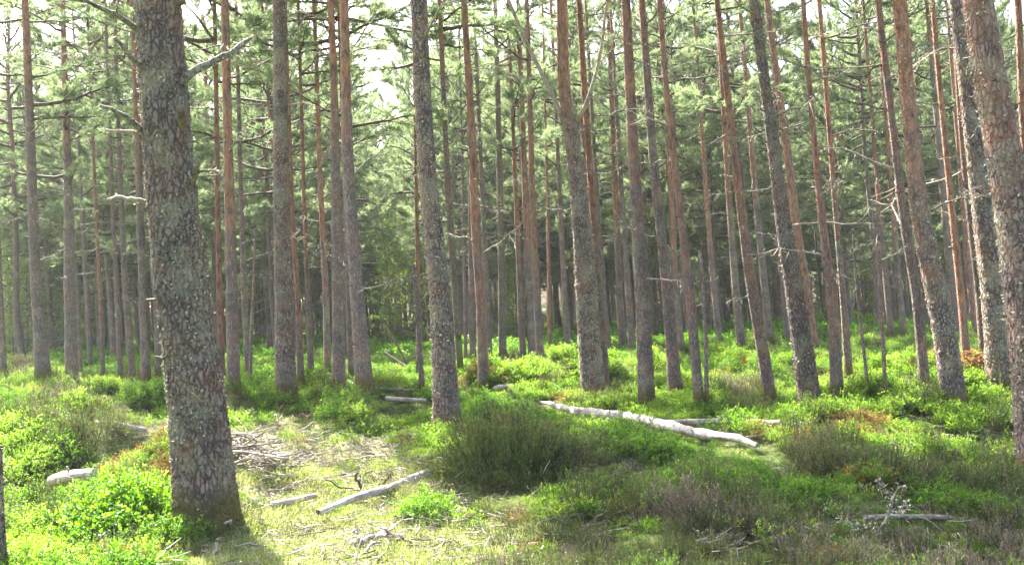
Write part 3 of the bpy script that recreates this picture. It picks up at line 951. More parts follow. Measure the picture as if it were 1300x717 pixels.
D2 = dict(detail=2, mat='bark_near')
t, P, R, foot, r = pine([(569, 543, 40), (564, 470, 32), (558, 360, 27), (549, 290, 26), (540, 180, 23), (532, 0, 21.5)],
    'thick rough-barked pine rising behind the dark heather bush', branches=4, **D2)
lichen_part(t, P, R, 2200, r, 5.5)
t, P, R, foot, r = pine([(754, 501, 34), (747, 420, 29), (740, 300, 26), (729, 200, 21), (721, 150, 19), (715, 110, 15.5), (713, 0, 14.5)],
    'pine with orange upper trunk and two long dead limbs spreading from one knot', orange=128, branches=0, soft=.8, **D2)
lichen_part(t, P, R, 1500, r, 4.0)
Yf = foot[1]
branch_px(t, foot, Yf, [(716, 156), (700, 118), (668, 55), (645, 0), (632, -40)], 7, 3.5, mat='palewood', twigs=2, seed=21, dz=.4)
branch_px(t, foot, Yf, [(728, 158), (742, 140), (755, 100), (766, 50), (772, 0)], 6.5, 3, mat='palewood', twigs=4, seed=22, dz=.3, lichen=20)
branch_px(t, foot, Yf, [(714, 158), (700, 148), (686, 140)], 3, 1.5, twigs=2, seed=23)
branch_px(t, foot, Yf, [(735, 158), (760, 168), (800, 162)], 2.5, 1, twigs=3, seed=24)
t, P, R, foot, r = pine([(363, 504, 28), (361, 400, 24), (358, 250, 21), (355, 0, 16)],
    'straight grey lichened pine standing in bright bilberry, right of the front trunk', orange=-60, branches=9, **D2)
lichen_part(t, P, R, 1500, r, 5.0)
t, P, R, foot, r = pine([(464, 491, 24), (452, 360, 18), (444, 250, 16), (440, 180, 15), (436, 0, 12)],
    'rugged brown-barked pine with flared foot left of the leaning broken poles', orange=150, branches=9, detail=2, mat='bark')
t, P, R, foot, r = pine([(1030, 519, 30), (1020, 450, 27), (1007, 360, 24), (993, 280, 20), (981, 180, 16), (967, 80, 14), (956, 0, 13)],
    'grey pine leaning left, its foot just past the end of the long white log', branches=8, **D2)
lichen_part(t, P, R, 800, r, 5.0)
t, P, R, foot, r = pine([(1214, 509, 31), (1201, 430, 29), (1187, 360, 28), (1168, 280, 24), (1157, 180, 19), (1141, 0, 18)],
    'leaning reddish pine with a sunlit left edge, in front of the rusty bracken', orange=230, branches=8, soft=4, **D2)
lichen_part(t, P, R, 1300, r, 5.0)
t, P, R, foot, r = pine([(1271, 495, 34), (1262, 365, 32), (1252, 300, 29), (1238, 180, 24), (1215, 0, 17)],
    'stout grey pine just right of the rusty bracken clump', branches=9, **D2)
lichen_part(t, P, R, 800, r, 5.0)
t, P, R, foot, r = pine([(1319, 608, 56), (1311, 480, 50), (1299, 360, 48), (1288, 270, 46), (1271, 180, 43), (1241, 0, 38)],
    'near leaning pine with flaky reddish bark and lichen, cut by the right edge', orange=40, branches=3, soft=4, **D2)
lichen_part(t, P, R, 2200, r, 5.0)
t, P, R, foot, r = pine([(822, 513, 22), (817, 400, 19), (811, 300, 17), (804, 180, 15), (796, 0, 12.5)],
    'straight pine turning red-brown upward, standing in front of the leaning fallen pole', orange=190, branches=9, soft=3, detail=2, mat='bark')

# --- the other pines one can tell apart
OTHERS = [
 ([(56, 479, 22), (52, 440, 17), (45, 360, 14), (39, 200, 12), (34, 70, 10), (31, 0, 9)], 'pine behind the brown heather mound, its top wrapped in foliage', dict(orange=110, crown_at=8.6, spread=1.1)),
 ([(91, 488, 17), (88, 360, 15), (84, 210, 9.5), (80, 100, 8)], 'straight brown pine with one pale horizontal snag at knee height of its trunk', dict(orange=180, crown_at=7.6)),
 ([(169, 484, 10), (158, 360, 8), (153, 265, 6.5), (150, 200, 6)], 'dark thin pine, its foot left of the pale-twigged pine beside the front trunk', dict(crown_at=7.5)),
 ([(186, 486, 13), (180, 360, 10), (174, 185, 9), (171, 120, 8), (166, 0, 7)], 'pine with pale bristly twigs just left of the front trunk', dict(orange=200)),
 ([(201, 483, 9), (198, 380, 8), (192, 250, 7)], 'dim pine half hidden behind the left edge of the front trunk', dict(crown_at=7.2)),
 ([(282, 483, 9), (278, 370, 8), (275, 250, 7), (272, 100, 6)], 'thin bright orange pine peeping past the right edge of the front trunk', dict(orange=460)),
 ([(297, 491, 18), (295, 400, 16), (291, 250, 14), (289, 180, 13), (285, 0, 11)], 'tall orange-brown pine with smooth upper trunk behind the stick pile', dict(orange=310, branches=14)),
 ([(316, 476, 9), (311, 400, 8), (307, 255, 6.5), (303, 100, 5.5)], 'slim dark pine between the orange-brown pine and the pale thin snag', dict()),
 ([(382, 484, 10), (379, 380, 8), (372, 300, 7), (365, 100, 6)], 'slim reddish pine against the right side of the straight lichened pine', dict(orange=420)),
 ([(395, 478, 9), (392, 380, 7), (388, 300, 5), (384, 150, 4.5)], 'narrow pine whose foot stands by the upper end of the pale fallen pole', dict(orange=330)),
 ([(416, 471, 10), (414, 380, 9), (407, 250, 7), (400, 60, 6)], 'reddish pine a little left of the paired brown trunks', dict(orange=350)),
 ([(430, 493, 19), (429, 360, 16), (424, 100, 10), (420, 0, 9)], 'upright brown pine, the left one of the close pair by the pale fallen pole', dict(orange=170, branches=12)),
 ([(446, 479, 9), (443, 380, 7), (438, 250, 6)], 'thin pine squeezed between the close pair of brown trunks', dict()),
 ([(531, 471, 6.5), (531, 360, 6), (529, 250, 5), (527, 120, 4)], 'thin orange pine behind the pale dead snag', dict(orange=400)),
 ([(614, 496, 15), (610, 370, 13), (604, 300, 12), (600, 180, 11), (589, 0, 8)], 'slender smooth red-brown pine with a leaning broken branch at its foot', dict(orange=380, branches=10, soft=3)),
 ([(638, 458, 11), (637, 360, 9.5), (635, 250, 8.5), (632, 120, 7)], 'dark green mossy pine right of the slender red-brown pine', dict(mat='bark_moss', branches=14)),
 ([(591, 456, 5), (590, 360, 4), (588, 250, 3.5)], 'very thin dark pine between the rough pine and the slender red-brown one', dict(branches=8)),
 ([(600, 456, 9), (599, 360, 8), (597, 250, 6)], 'dim pine just left of the slender red-brown pine', dict()),
 ([(585, 470, 9), (577, 360, 9), (569, 250, 9), (563, 120, 7)], 'mossy dark pine hugging the right side of the thick rough-barked pine', dict(mat='bark_moss', branches=14)),
 ([(622, 458, 8), (619, 380, 7), (614, 280, 6)], 'shaded pine hard against the right side of the slender red-brown pine', dict()),
 ([(664, 454, 9), (660, 360, 8), (655, 250, 6)], 'leftmost of three close pines left of the sunlit moss hump', dict(orange=300)),
 ([(676, 458, 11), (672, 360, 10), (667, 250, 8), (662, 120, 7)], 'middle one of three close pines left of the sunlit moss hump', dict(orange=320)),
 ([(686, 456, 11), (681, 360, 9.5), (676, 250, 8), (672, 100, 7)], 'reddish pine nearest the sunlit moss hump, rightmost of three close pines', dict(orange=350)),
 ([(698, 444, 5.5), (697, 360, 5), (695, 250, 4)], 'very thin bright orange pine above the sunlit moss hump', dict(orange=470)),
 ([(723, 447, 10), (717, 380, 8), (712, 280, 6)], 'dim pine between the thin orange one and the two-limbed pine', dict()),
 ([(769, 495, 13), (762, 380, 11), (752, 250, 10), (746, 170, 9)], 'brown pine tucked behind the right side of the two-limbed pine', dict(orange=280)),
 ([(773, 448, 9), (767, 380, 8), (760, 280, 6)], 'thin shaded pine behind the lower end of the leaning fallen pole', dict()),
 ([(791, 447, 11), (787, 380, 10), (783, 280, 8), (779, 190, 7)], 'pine with a thin sunlit edge above the middle of the leaning fallen pole', dict(orange=290)),
 ([(803, 447, 10), (798, 370, 9), (793, 300, 7)], 'shaded pine close left of the straight pine by the fallen pole', dict()),
 ([(858, 498, 20), (850, 400, 15), (840, 300, 13), (829, 200, 12), (822, 100, 11), (815, 0, 9)], 'knotty dark pine with many dead branches, right of the leaning fallen pole', dict(branches=18)),
 ([(888, 512, 14), (877, 380, 13), (862, 250, 10), (846, 110, 8), (838, 0, 7)], 'leaning pine with orange top, just left of the pale dead sapling', dict(orange=320, soft=3)),
 ([(866, 444, 9), (859, 370, 8), (851, 220, 6)], 'far orange pine between the knotty dark pine and the leaning one', dict(orange=340)),
 ([(942, 447, 13), (933, 360, 10), (925, 250, 8), (917, 120, 7)], 'upright dark pine standing on the lit rise behind the brown moss hummock', dict(orange=250)),
 ([(980, 509, 18), (966, 430, 16), (953, 360, 15), (941, 270, 12), (930, 180, 10), (920, 90, 9), (909, 0, 7)], 'curving pine that turns orange halfway, left of the grey leaning pine', dict(orange=260, branches=12, soft=3)),
 ([(1035, 441, 12), (1024, 370, 12), (1012, 300, 11), (1000, 200, 11), (983, 80, 9), (972, 0, 8)], 'bright orange pine close behind the right side of the grey leaning pine', dict(orange=470)),
 ([(1063, 506, 17), (1058, 380, 14), (1047, 300, 11), (1035, 180, 8), (1027, 80, 7), (1022, 0, 6)], 'pine with sunlit left edge and orange top, left of the two dead saplings', dict(orange=320, soft=3)),
 ([(1078, 479, 12), (1070, 380, 9), (1060, 280, 7)], 'brown pine behind the one with the sunlit left edge, by the dead saplings', dict(orange=250)),
 ([(1175, 497, 14), (1164, 370, 13), (1150, 300, 12), (1136, 180, 10), (1115, 0, 8)], 'slim grey-purple leaning pine left of the reddish leaning pine', dict(orange=90, soft=3)),
 ([(1228, 464, 11), (1220, 365, 10), (1213, 300, 9.5), (1202, 180, 8), (1193, 80, 7), (1187, 0, 6)], 'orange pine standing directly behind the rusty bracken', dict(orange=430)),
 ([(1217, 427, 11), (1209, 370, 10), (1200, 280, 8)], 'dark far pine half hidden by the reddish leaning pine', dict()),
 ([(1239, 425, 8), (1232, 365, 8), (1224, 280, 6)], 'thin reddish far pine between the orange one and the one with a gleaming edge', dict(orange=430)),
 ([(1250, 456, 12), (1243, 370, 11), (1234, 300, 10), (1220, 180, 8), (1208, 0, 7)], 'pine with a gleaming left edge right behind the stout grey one', dict(orange=160)),
 ([(1330, 482, 14), (1310, 300, 12), (1299, 150, 10), (1293, 0, 9)], 'sunlit pine trunk showing only at the upper right edge', dict(orange=300)),
 ([(5, 476, 8), (0, 360, 7), (-4, 250, 6)], 'dark pine at the very left edge of the trees', dict()),
 ([(26, 451, 6), (22, 380, 5.5), (17, 280, 5)], 'thin black-looking pine between the left edge and the foliage-topped pine', dict()),
 ([(102, 476, 7), (98, 380, 6), (93, 280, 5)], 'thin pine right of the brown pine with the pale snag', dict()),
 ([(115, 466, 7), (111, 380, 7), (105, 280, 5)], 'dim far pine midway between the pale-snag pine and the dark thin pine', dict()),
 ([(131, 481, 6), (127, 370, 5), (122, 280, 4.5)], 'slim rosy pine left of the dark thin pine', dict(orange=420)),
 ([(153, 481, 7), (148, 380, 6), (143, 280, 5)], 'grey pine crowding the dark thin pine on its left', dict()),
 ([(914, 437, 9), (906, 365, 8), (897, 260, 6)], 'pine on the lit rise a little right of the pale dead sapling', dict(orange=300)),
 ([(978, 433, 11), (971, 365, 10), (960, 260, 8)], 'pine behind the curving orange-topped pine, on the lit rise', dict(orange=250)),
 ([(1000, 437, 8), (995, 370, 8), (986, 270, 6)], 'pine with a bright left rim hard left of the grey leaning pine', dict()),
 ([(1132, 429, 9), (1126, 365, 8), (1116, 250, 6)], 'upright far pine right of the taller dead sapling', dict(orange=280)),
 ([(1148, 426, 8), (1142, 365, 7), (1133, 260, 6)], 'far pine close left of the slim grey-purple leaning pine', dict(orange=300)),
]
for pts, lab, kw in OTHERS:
    kw = dict(kw)
    kw.setdefault('orange', 60)
    pine(pts, lab, **kw)

# --- dead snags and saplings
SN = dict(crown=False, top_broken=True, group=None)
t, P, R, foot, r = pine([(536, 499, 8), (532, 430, 6.5), (528, 365, 6), (525, 335, 4)], 'pale barkless dead snag with broken top among the leaning poles', name='dead_tree', branches=7, mat='bark', **SN)
t.children[0].data.materials[0] = MAT['palewood']
t, P, R, foot, r = pine([(897, 513, 6.5), (896, 430, 5), (892, 370, 4.5), (888, 318, 3)], 'thin pale dead sapling right of the leaning orange-topped pine', name='dead_sapling', branches=4, **SN)
t.children[0].data.materials[0] = MAT['palewood']
t, P, R, foot, r = pine([(1105, 504, 5), (1096, 440, 4), (1088, 370, 3.5), (1083, 290, 2.5)], 'thin leaning dead sapling, the left one of two', name='dead_sapling', branches=6, **SN)
t.children[0].data.materials[0] = MAT['brownwood']
t, P, R, foot, r = pine([(1124, 503, 5.5), (1120, 420, 5), (1115, 340, 4.5), (1112, 258, 3.5)], 'upright dark dead sapling with snapped top, the right one of two', name='dead_sapling', branches=8, **SN)
t.children[0].data.materials[0] = MAT['brownwood']
t, P, R, foot, r = pine([(317, 488, 5), (319, 420, 4.5), (322, 370, 4), (324, 290, 3)], 'pale thin snag left of the straight lichened pine', name='dead_tree', branches=8, **SN)
t.children[0].data.materials[0] = MAT['palewood']
t, P, R, foot, r = pine([(4, 745, 24), (1, 690, 14), (-2, 630, 14), (0, 565, 7)], 'near crooked lichened dead stem at the left edge', name='dead_tree', branches=0, mat='bark_near', detail=1, lift=0, **SN)
lichen_part(t, P, R, 500, r, 3, .02)

# --- the ranks of pines farther back: individuals up to the limit, the rest one far wood
placed = [c[3][:2] for c in CATALOG]
LAND = [(26, 'thin black pine'), (52, 'foliage-topped pine'), (91, 'pale-snag pine'), (115, 'dim pine'), (131, 'slim rosy pine'), (169, 'dark thin pine'), (186, 'bristly pine'),
        (282, 'orange thin pine'), (297, 'orange-brown pine'), (317, 'pale thin snag'), (363, 'straight lichened pine'), (395, 'narrow pine'), (416, 'reddish pine'), (464, 'rugged pine'),
        (536, 'dead snag'), (569, 'rough-barked pine'), (591, 'very thin pine'), (614, 'slender red-brown pine'), (638, 'mossy pine'), (686, 'three close pines'), (723, 'dim pine'),
        (754, 'two-limbed pine'), (791, 'thin-edged pine'), (822, 'straight red-brown pine'), (858, 'knotty pine'), (888, 'orange-topped pine'), (914, 'lit-rise pine'), (942, 'upright dark pine'), (980, 'curving pine'),
        (1030, 'grey leaning pine'), (1063, 'sunlit-edged pine'), (1105, 'leaning sapling'), (1124, 'upright sapling'), (1175, 'grey-purple pine'), (1214, 'reddish leaning pine'), (1239, 'thin reddish pine'), (1271, 'stout grey pine')]
ORD = ['first', 'second', 'third', 'fourth', 'fifth', 'sixth', 'seventh', 'eighth', 'ninth', 'tenth', 'eleventh', 'twelfth', 'thirteenth', 'fourteenth', 'fifteenth', 'sixteenth', 'seventeenth', 'eighteenth', 'nineteenth', 'twentieth'] + ['further'] * 40
NUM = ['one', 'two', 'three', 'four', 'five', 'six', 'seven', 'eight', 'nine', 'ten', 'eleven', 'twelve', 'thirteen', 'fourteen', 'fifteen', 'sixteen', 'seventeen', 'eighteen', 'nineteen', 'twenty'] + ['many'] * 40
def label_far(far):
    """Far pines are told apart by the gap they show in and their order across it, left to right."""
    gaps = {}
    for t in far:
        x = project(np.array(t.location) + [0, 0, .6])[0]
        gaps.setdefault(sum(lx <= x for lx, _ in LAND), []).append((x, t))
    for g_, rows in gaps.items():
        rows.sort(key=lambda q_: q_[0])
        a = 'left edge' if g_ == 0 else LAND[g_ - 1][1]
        b = 'right edge' if g_ == len(LAND) else LAND[g_][1]
        for i, (x, t) in enumerate(rows):
            k = len(rows)
            if k == 1:
                t['label'] = 'only slim far pine showing from the %s to the %s' % (a, b)
            else:
                t['label'] = '%s of %s far pines from the %s to the %s' % (ORD[i], NUM[k - 1], a, b)

rf = np.random.default_rng(77)
TRUNKS_FAR = []
for k in range(10):
    H = 14.5
    z = np.linspace(-.1, H, 18)
    P = np.stack([np.cumsum(rf.normal(0, .035, 18)) - .035 * z, np.cumsum(rf.normal(0, .03, 18)), z], -1)
    P[:, :2] -= P[0, :2]
    R_ = .122 * (1 - .62 * np.clip(z, 0, H) / H) + .05 * np.exp(-np.clip(z, 0, 9) / .3)
    TRUNKS_FAR.append((trunk_mesh(rf, P, R_, np.clip(z, 0, None), 9, rf.choice([7, 9, 12]), 1, MAT['bark'], stubs=14, soft=3), P))
def far_pine(x, y, s, lab, grp):
    k = rf.integers(len(TRUNKS_FAR))
    me, P = TRUNKS_FAR[k]
    t = thing('pine_tree', lab, 'tree', (x, y, float(height(x, y)) - .03), grp)
    spin = rf.uniform(-.5, .5)
    wide = rf.uniform(.75, 1.15)
    S4 = Matrix.Rotation(spin, 4, 'Z') @ Matrix.Diagonal((wide, wide, s, 1))
    tr = obj('trunk', me, t); tr.matrix_basis = S4
    cb = rf.uniform(3.9, 7.0) * s
    kk = int(np.clip(cb / s / 14.5 * 17, 0, 17))
    org = Vector((P[kk][0], P[kk][1], P[kk][2]))
    org = S4 @ org
    tip = S4 @ Vector(P[-1])
    ax = tip - org
    rot = ax.to_track_quat('Z', 'Y').to_matrix().to_4x4()
    c = obj('crown', (CROWNS_MID if y < 48 else CROWNS_FAR)[rf.integers(4)], t)
    c.matrix_basis = Matrix.Translation(org) @ rot @ Matrix.Rotation(rf.uniform(0, 6.28), 4, 'Z') @ Matrix.Diagonal((rf.uniform(.8, 1.15),) * 2 + (ax.length / 7.0, 1))
    d = obj('deadwood', DEADWOOD[rf.integers(len(DEADWOOD))], t)
    d['kind'] = 'stuff'
    d.matrix_basis = S4 @ Matrix.Diagonal((1, 1, cb / s / 6.0, 1))
    return t

FAR = []
n_far = 0
tries = 0
while n_far < 228 and tries < 20000:
    tries += 1
    y = math.sqrt(rf.uniform(30 ** 2, 74 ** 2))
    x = rf.uniform(-.60, .60) * y
    px, py, _ = project(np.array([x, y, 0]))
    if abs(px - 650) > 668 or (y < 62 and rf.uniform() < .6 and (1048 < px < 1112 or 455 < px < 525 or 98 < px < 138 or px < 22)) or (472 < px < 566 and 34 < y < 64 and rf.uniform() < .8) or (212 < px < 280 and rf.uniform() < .85) or y < 40 and rf.uniform() < .45:
        continue
    if min((x - a) ** 2 + (y - b) ** 2 for a, b in placed) < 1.9 ** 2:
        continue
    placed.append((x, y))
    FAR.append(far_pine(x, y, rf.uniform(.85, 1.18), 'slim far pine', 'slim pines in the ranks farther back'))
    n_far += 1
label_far(FAR)

# the far wood beyond them: one mass
def points_instancer(name, pts, rots, scales, idx, sources, kind='stuff'):
    """One object that sets copies of the source meshes on points (position, rotation, scale and choice stored on the points)."""
    me = bpy.data.meshes.new(name)
    n = len(pts)
    me.vertices.add(n)
    me.vertices.foreach_set('co', np.asarray(pts, np.float32).ravel())
    for nm, ty, arr in (('rot', 'FLOAT_VECTOR', rots), ('scl', 'FLOAT_VECTOR', scales)):
        a = me.attributes.new(nm, ty, 'POINT')
        a.data.foreach_set('vector', np.asarray(arr, np.float32).ravel())
    a = me.attributes.new('pick', 'INT', 'POINT')
    a.data.foreach_set('value', np.asarray(idx, np.int32))
    o = obj(name, me)
    o['kind'] = kind
    col = bpy.data.collections.new(name + '_sources')
    for k, s in enumerate(sources):
        so = bpy.data.objects.new('%s_source_%02d' % (name, k), s)
        col.objects.link(so)
    ng = bpy.data.node_groups.new(name, 'GeometryNodeTree')
    ng.interface.new_socket('Geometry', in_out='INPUT', socket_type='NodeSocketGeometry')
    ng.interface.new_socket('Geometry', in_out='OUTPUT', socket_type='NodeSocketGeometry')
    N, L = ng.nodes, ng.links
    gi, go = N.new('NodeGroupInput'), N.new('NodeGroupOutput')
    ci = N.new('GeometryNodeCollectionInfo'); ci.inputs['Collection'].default_value = col
    ci.inputs['Separate Children'].default_value = True; ci.inputs['Reset Children'].default_value = True
    ip = N.new('GeometryNodeInstanceOnPoints'); ip.inputs['Pick Instance'].default_value = True
    def attr(nm, ty):
        a_ = N.new('GeometryNodeInputNamedAttribute'); a_.data_type = ty; a_.inputs['Name'].default_value = nm
        return a_.outputs[0]
    er = N.new('FunctionNodeEulerToRotation')
    L.new(gi.outputs[0], ip.inputs['Points']); L.new(ci.outputs[0], ip.inputs['Instance'])
    L.new(attr('pick', 'INT'), ip.inputs['Instance Index'])
    L.new(attr('rot', 'FLOAT_VECTOR'), er.inputs[0]); L.new(er.outputs[0], ip.inputs['Rotation'])
    L.new(attr('scl', 'FLOAT_VECTOR'), ip.inputs['Scale'])
    L.new(ip.outputs[0], go.inputs[0])
    md = o.modifiers.new('scatter', 'NODES')
    md.node_group = ng
    return o

FARWOOD = []
for k in range(4):
    s = Soup()
    tm, P = TRUNKS_FAR[k]
    nv = len(tm.vertices)
    co = np.zeros(nv * 3, np.float32); tm.vertices.foreach_get('co', co)
    me = CROWNS_WOOD[k % 4]
    bm_v = np.zeros(len(me.vertices) * 3, np.float32); me.vertices.foreach_get('co', bm_v)
    def polys(m_):
        st = np.zeros(len(m_.polygons), np.int32); m_.polygons.foreach_get('loop_start', st)
        to = np.zeros(len(m_.polygons), np.int32); m_.polygons.foreach_get('loop_total', to)
        vi = np.zeros(len(m_.loops), np.int32); m_.loops.foreach_get('vertex_index', vi)
        mi = np.zeros(len(m_.polygons), np.int32); m_.polygons.foreach_get('material_index', mi)
        Q = vi[st[to == 4][:, None] + np.arange(4)]; T = vi[st[to == 3][:, None] + np.arange(3)]
        return Q, T, mi[to == 3]
    Q, T, _ = polys(tm)
    s.add(co.reshape(-1, 3), Q, T, .5, 2)
    cbz = 5.2
    V = bm_v.reshape(-1, 3) * np.array([1, 1, 9.3 / 7]) + np.array([P[7][0], P[7][1], cbz])
    Q, T, mi = polys(me)
    s.add(V, Q, None, .5, 1)
    s.add(V, None, T[mi == 0], rf.uniform(.2, .8, len(V)), 0)
    FARWOOD.append(s.mesh('far_pine', [MAT['needle'], MAT['twig'], MAT['bark']]))
pts = []
while len(pts) < 1500:
    y = math.sqrt(rf.uniform(72 ** 2, 190 ** 2))
    x = rf.uniform(-.66, .66) * y
    pts.append((x, y, float(height(x, y)) - .05))
n_tall = len(pts)
while len(pts) < n_tall + 260:                # self-sown young pines under them
    y = math.sqrt(rf.uniform(66 ** 2, 190 ** 2))
    x = rf.uniform(-.66, .66) * y
    pts.append((x, y, float(height(x, y)) - .05))
n = len(pts)
sc = rf.uniform(.85, 1.2, n)
pick = rf.integers(0, 4, n)
pick[n_tall:] = rf.integers(4, 6, n - n_tall)
points_instancer('far_wood', pts, np.stack([np.zeros(n), rf.normal(0, .02, n), rf.uniform(0, 6.28, n)], -1), np.stack([sc, sc, sc], -1), pick, FARWOOD + CROWN_YOUNG)

# --- young pines under the big ones
for k, (px, d, s, lab) in enumerate([
    (35, 46, 1.2, 'bushy young pine at the left edge under the tall pines'), (62, 60, 1.5, 'young pine behind the foliage-topped pine'), (118, 52, 1.1, 'young pine right of the pale-snag pine'),
    (330, 55, 1.0, 'young pine behind the pale thin snag'), (492, 44, .9, 'young pine with light foliage above the leaning broken poles'), (508, 52, 1.3, 'taller young pine behind the leaning broken poles'),
    (655, 48, 1.0, 'young pine with light sprays between the mossy pine and the three close pines'), (590, 62, 1.2, 'young pine behind the slender red-brown pine'),
    (840, 56, 1.0, 'young pine behind the knotty dark pine'), (905, 66, 1.2, 'young pine beyond the lit rise'), (1100, 60, 1.3, 'young pine behind the two dead saplings'), (1195, 58, 1.2, 'young pine behind the reddish leaning pine')]):
    c = at_depth(px, 400, d)
    x, y = c[0], c[1]
    t = thing('young_pine', lab, 'tree', (x, y, float(height(x, y)) - .03), 'young pines')
    z = np.linspace(0, 4.2 * s, 8)
    P = np.stack([np.cumsum(rf.normal(0, .02, 8)), np.cumsum(rf.normal(0, .02, 8)), z], -1)
    obj('trunk', trunk_mesh(rf, P, np.linspace(.06, .012, 8) * s, z, 7, 99, 0, MAT['bark']), t)
    c = obj('crown', CROWN_YOUNG[k % 2], t)
    c.matrix_basis = Matrix.Translation((0, 0, .7)) @ Matrix.Rotation(rf.uniform(0, 6), 4, 'Z') @ Matrix.Diagonal((s, s, s, 1))

# --- young birches in the brighter gaps
MAT['birch'] = leaf_mat('young_birch_leaf', [(0, (.12, .19, .05)), (.5, (.22, .33, .08)), (1, (.34, .44, .14))], .5, (1.2, 1.25, .5), .45, .2)
def birch_crown(r, H=5.0, spread=1.2):
    s = Soup()
    az = 0
    for b in range(46):
        t_ = (b + r.uniform()) / 46
        az += 2.4 + r.normal(0, .4)
        l = spread * (math.sin(math.pi * (.18 + .8 * t_)) + .1) * r.uniform(.6, 1.1)
        A = np.array([0, 0, t_ * H])
        d = unit(np.array([math.cos(az), math.sin(az), r.uniform(.2, .9)]))
        B = A + d * l
        s.tube(np.stack([A, (A + B) / 2 + [0, 0, .04], B]), np.array([.012, .008, .003]), 3, .3, 1)
        m = int(60 * l) + 10
        u = r.uniform(.2, 1.1, m)[:, None]
        p = A + d * l * u + r.normal(0, .13, (m, 3)) - np.array([0, 0, .05])
        s.leaves(p, unit(r.normal(0, 1, (m, 3)) + [0, 0, -.6]), .05 * r.uniform(.7, 1.3, m), .07 * r.uniform(.7, 1.3, m), np.clip(r.normal(.5, .2, m), 0, 1), 0, r)
    return s.mesh('crown', [MAT['birch'], MAT['twig']])
BIRCH = [birch_crown(rf), birch_crown(rf, 5.0, 1.5)]
for k, (px, d, s_, lab) in enumerate([
    (497, 40, 1.0, 'light green young birch behind the leaning broken poles'), (545, 47, 1.3, 'bright young birch just left of the rough-barked pine, far behind'), (655, 44, .8, 'small leafy birch between the mossy pine and the three close pines'),
    (596, 55, 1.2, 'leafy young birch behind the slender red-brown pine'), (70, 50, 1.1, 'leafy young birch between the foliage-topped pine and the pale-snag pine'), (118, 58, 1.3, 'leafy young birch right of the pale-snag pine'),
    (15, 44, 1.0, 'leafy young birch at the left edge'), (1110, 62, 1.1, 'leafy young birch far behind the dead saplings')]):
    c = at_depth(px, 400, d)
    x, y = c[0], c[1]
    t = thing('young_birch', lab, 'tree', (x, y, float(height(x, y)) - .03), 'young birches')
    z = np.linspace(0, 5.9 * s_, 8)
    P = np.stack([np.cumsum(rf.normal(0, .03, 8)) - .03 * z, np.cumsum(rf.normal(0, .03, 8)), z], -1)
    obj('trunk', trunk_mesh(rf, P, np.linspace(.05, .008, 8) * s_, z, 7, 99, 0, MAT['bark']), t)
    c = obj('crown', BIRCH[k % 2], t)
    c.matrix_basis = Matrix.Translation((0, 0, 1.2 * s_)) @ Matrix.Rotation(rf.uniform(0, 6), 4, 'Z') @ Matrix.Diagonal((s_, s_, s_, 1))

# ------------------------------------------------------------------ ground plants
def bilberry_clump(r, H=.25, stems=17, rad=.14, lw=.012, ll=.019, per=10):
    s = Soup()
    p, d, a = [], [], []
    for k in range(stems):
        ang, rr = r.uniform(0, 6.28), rad * math.sqrt(r.uniform(0, 1))
        b = np.array([math.cos(ang) * rr, math.sin(ang) * rr, -.03])
        lean = np.array([math.cos(ang), math.sin(ang), 0]) * r.uniform(.0, .45) + r.normal(0, .12, 3) * [1, 1, 0]
        h = H * r.uniform(.65, 1.15)
        tip = b + np.array([lean[0], lean[1], 1]) * h
        mid = (b + tip) / 2 + r.normal(0, .01, 3)
        s.tube(np.stack([b, mid, tip]), np.array([.0022, .0018, .001]), 3, .2, 1)
        for e in range(5):
            u = r.uniform(.35, 1.0)
            A = b + (tip - b) * u
            dd = unit(np.array([r.normal(), r.normal(), r.uniform(.3, 1.2)]))
            l = H * r.uniform(.18, .4)
            s.tube(np.stack([A, A + dd * l]), np.array([.0014, .0007]), 3, .2, 1)
            uu = np.linspace(.15, 1, per)[:, None]
            p.append(A + dd * l * uu)
            d.append(unit(dd * .6 + r.normal(0, .7, (per, 3)) + [0, 0, .25]))
            a.append(np.clip(r.normal(.42, .16) + (uu[:, 0] - .5) * .25 + (u - .6) * .35 + r.normal(0, .07, per), 0, 1))
    p, d, a = np.vstack(p), np.vstack(d), np.concatenate(a)
    m = len(p)
    s.leaves(p, d, lw * r.uniform(.7, 1.25, m), ll * r.uniform(.7, 1.25, m), a, 0, r)
    return s

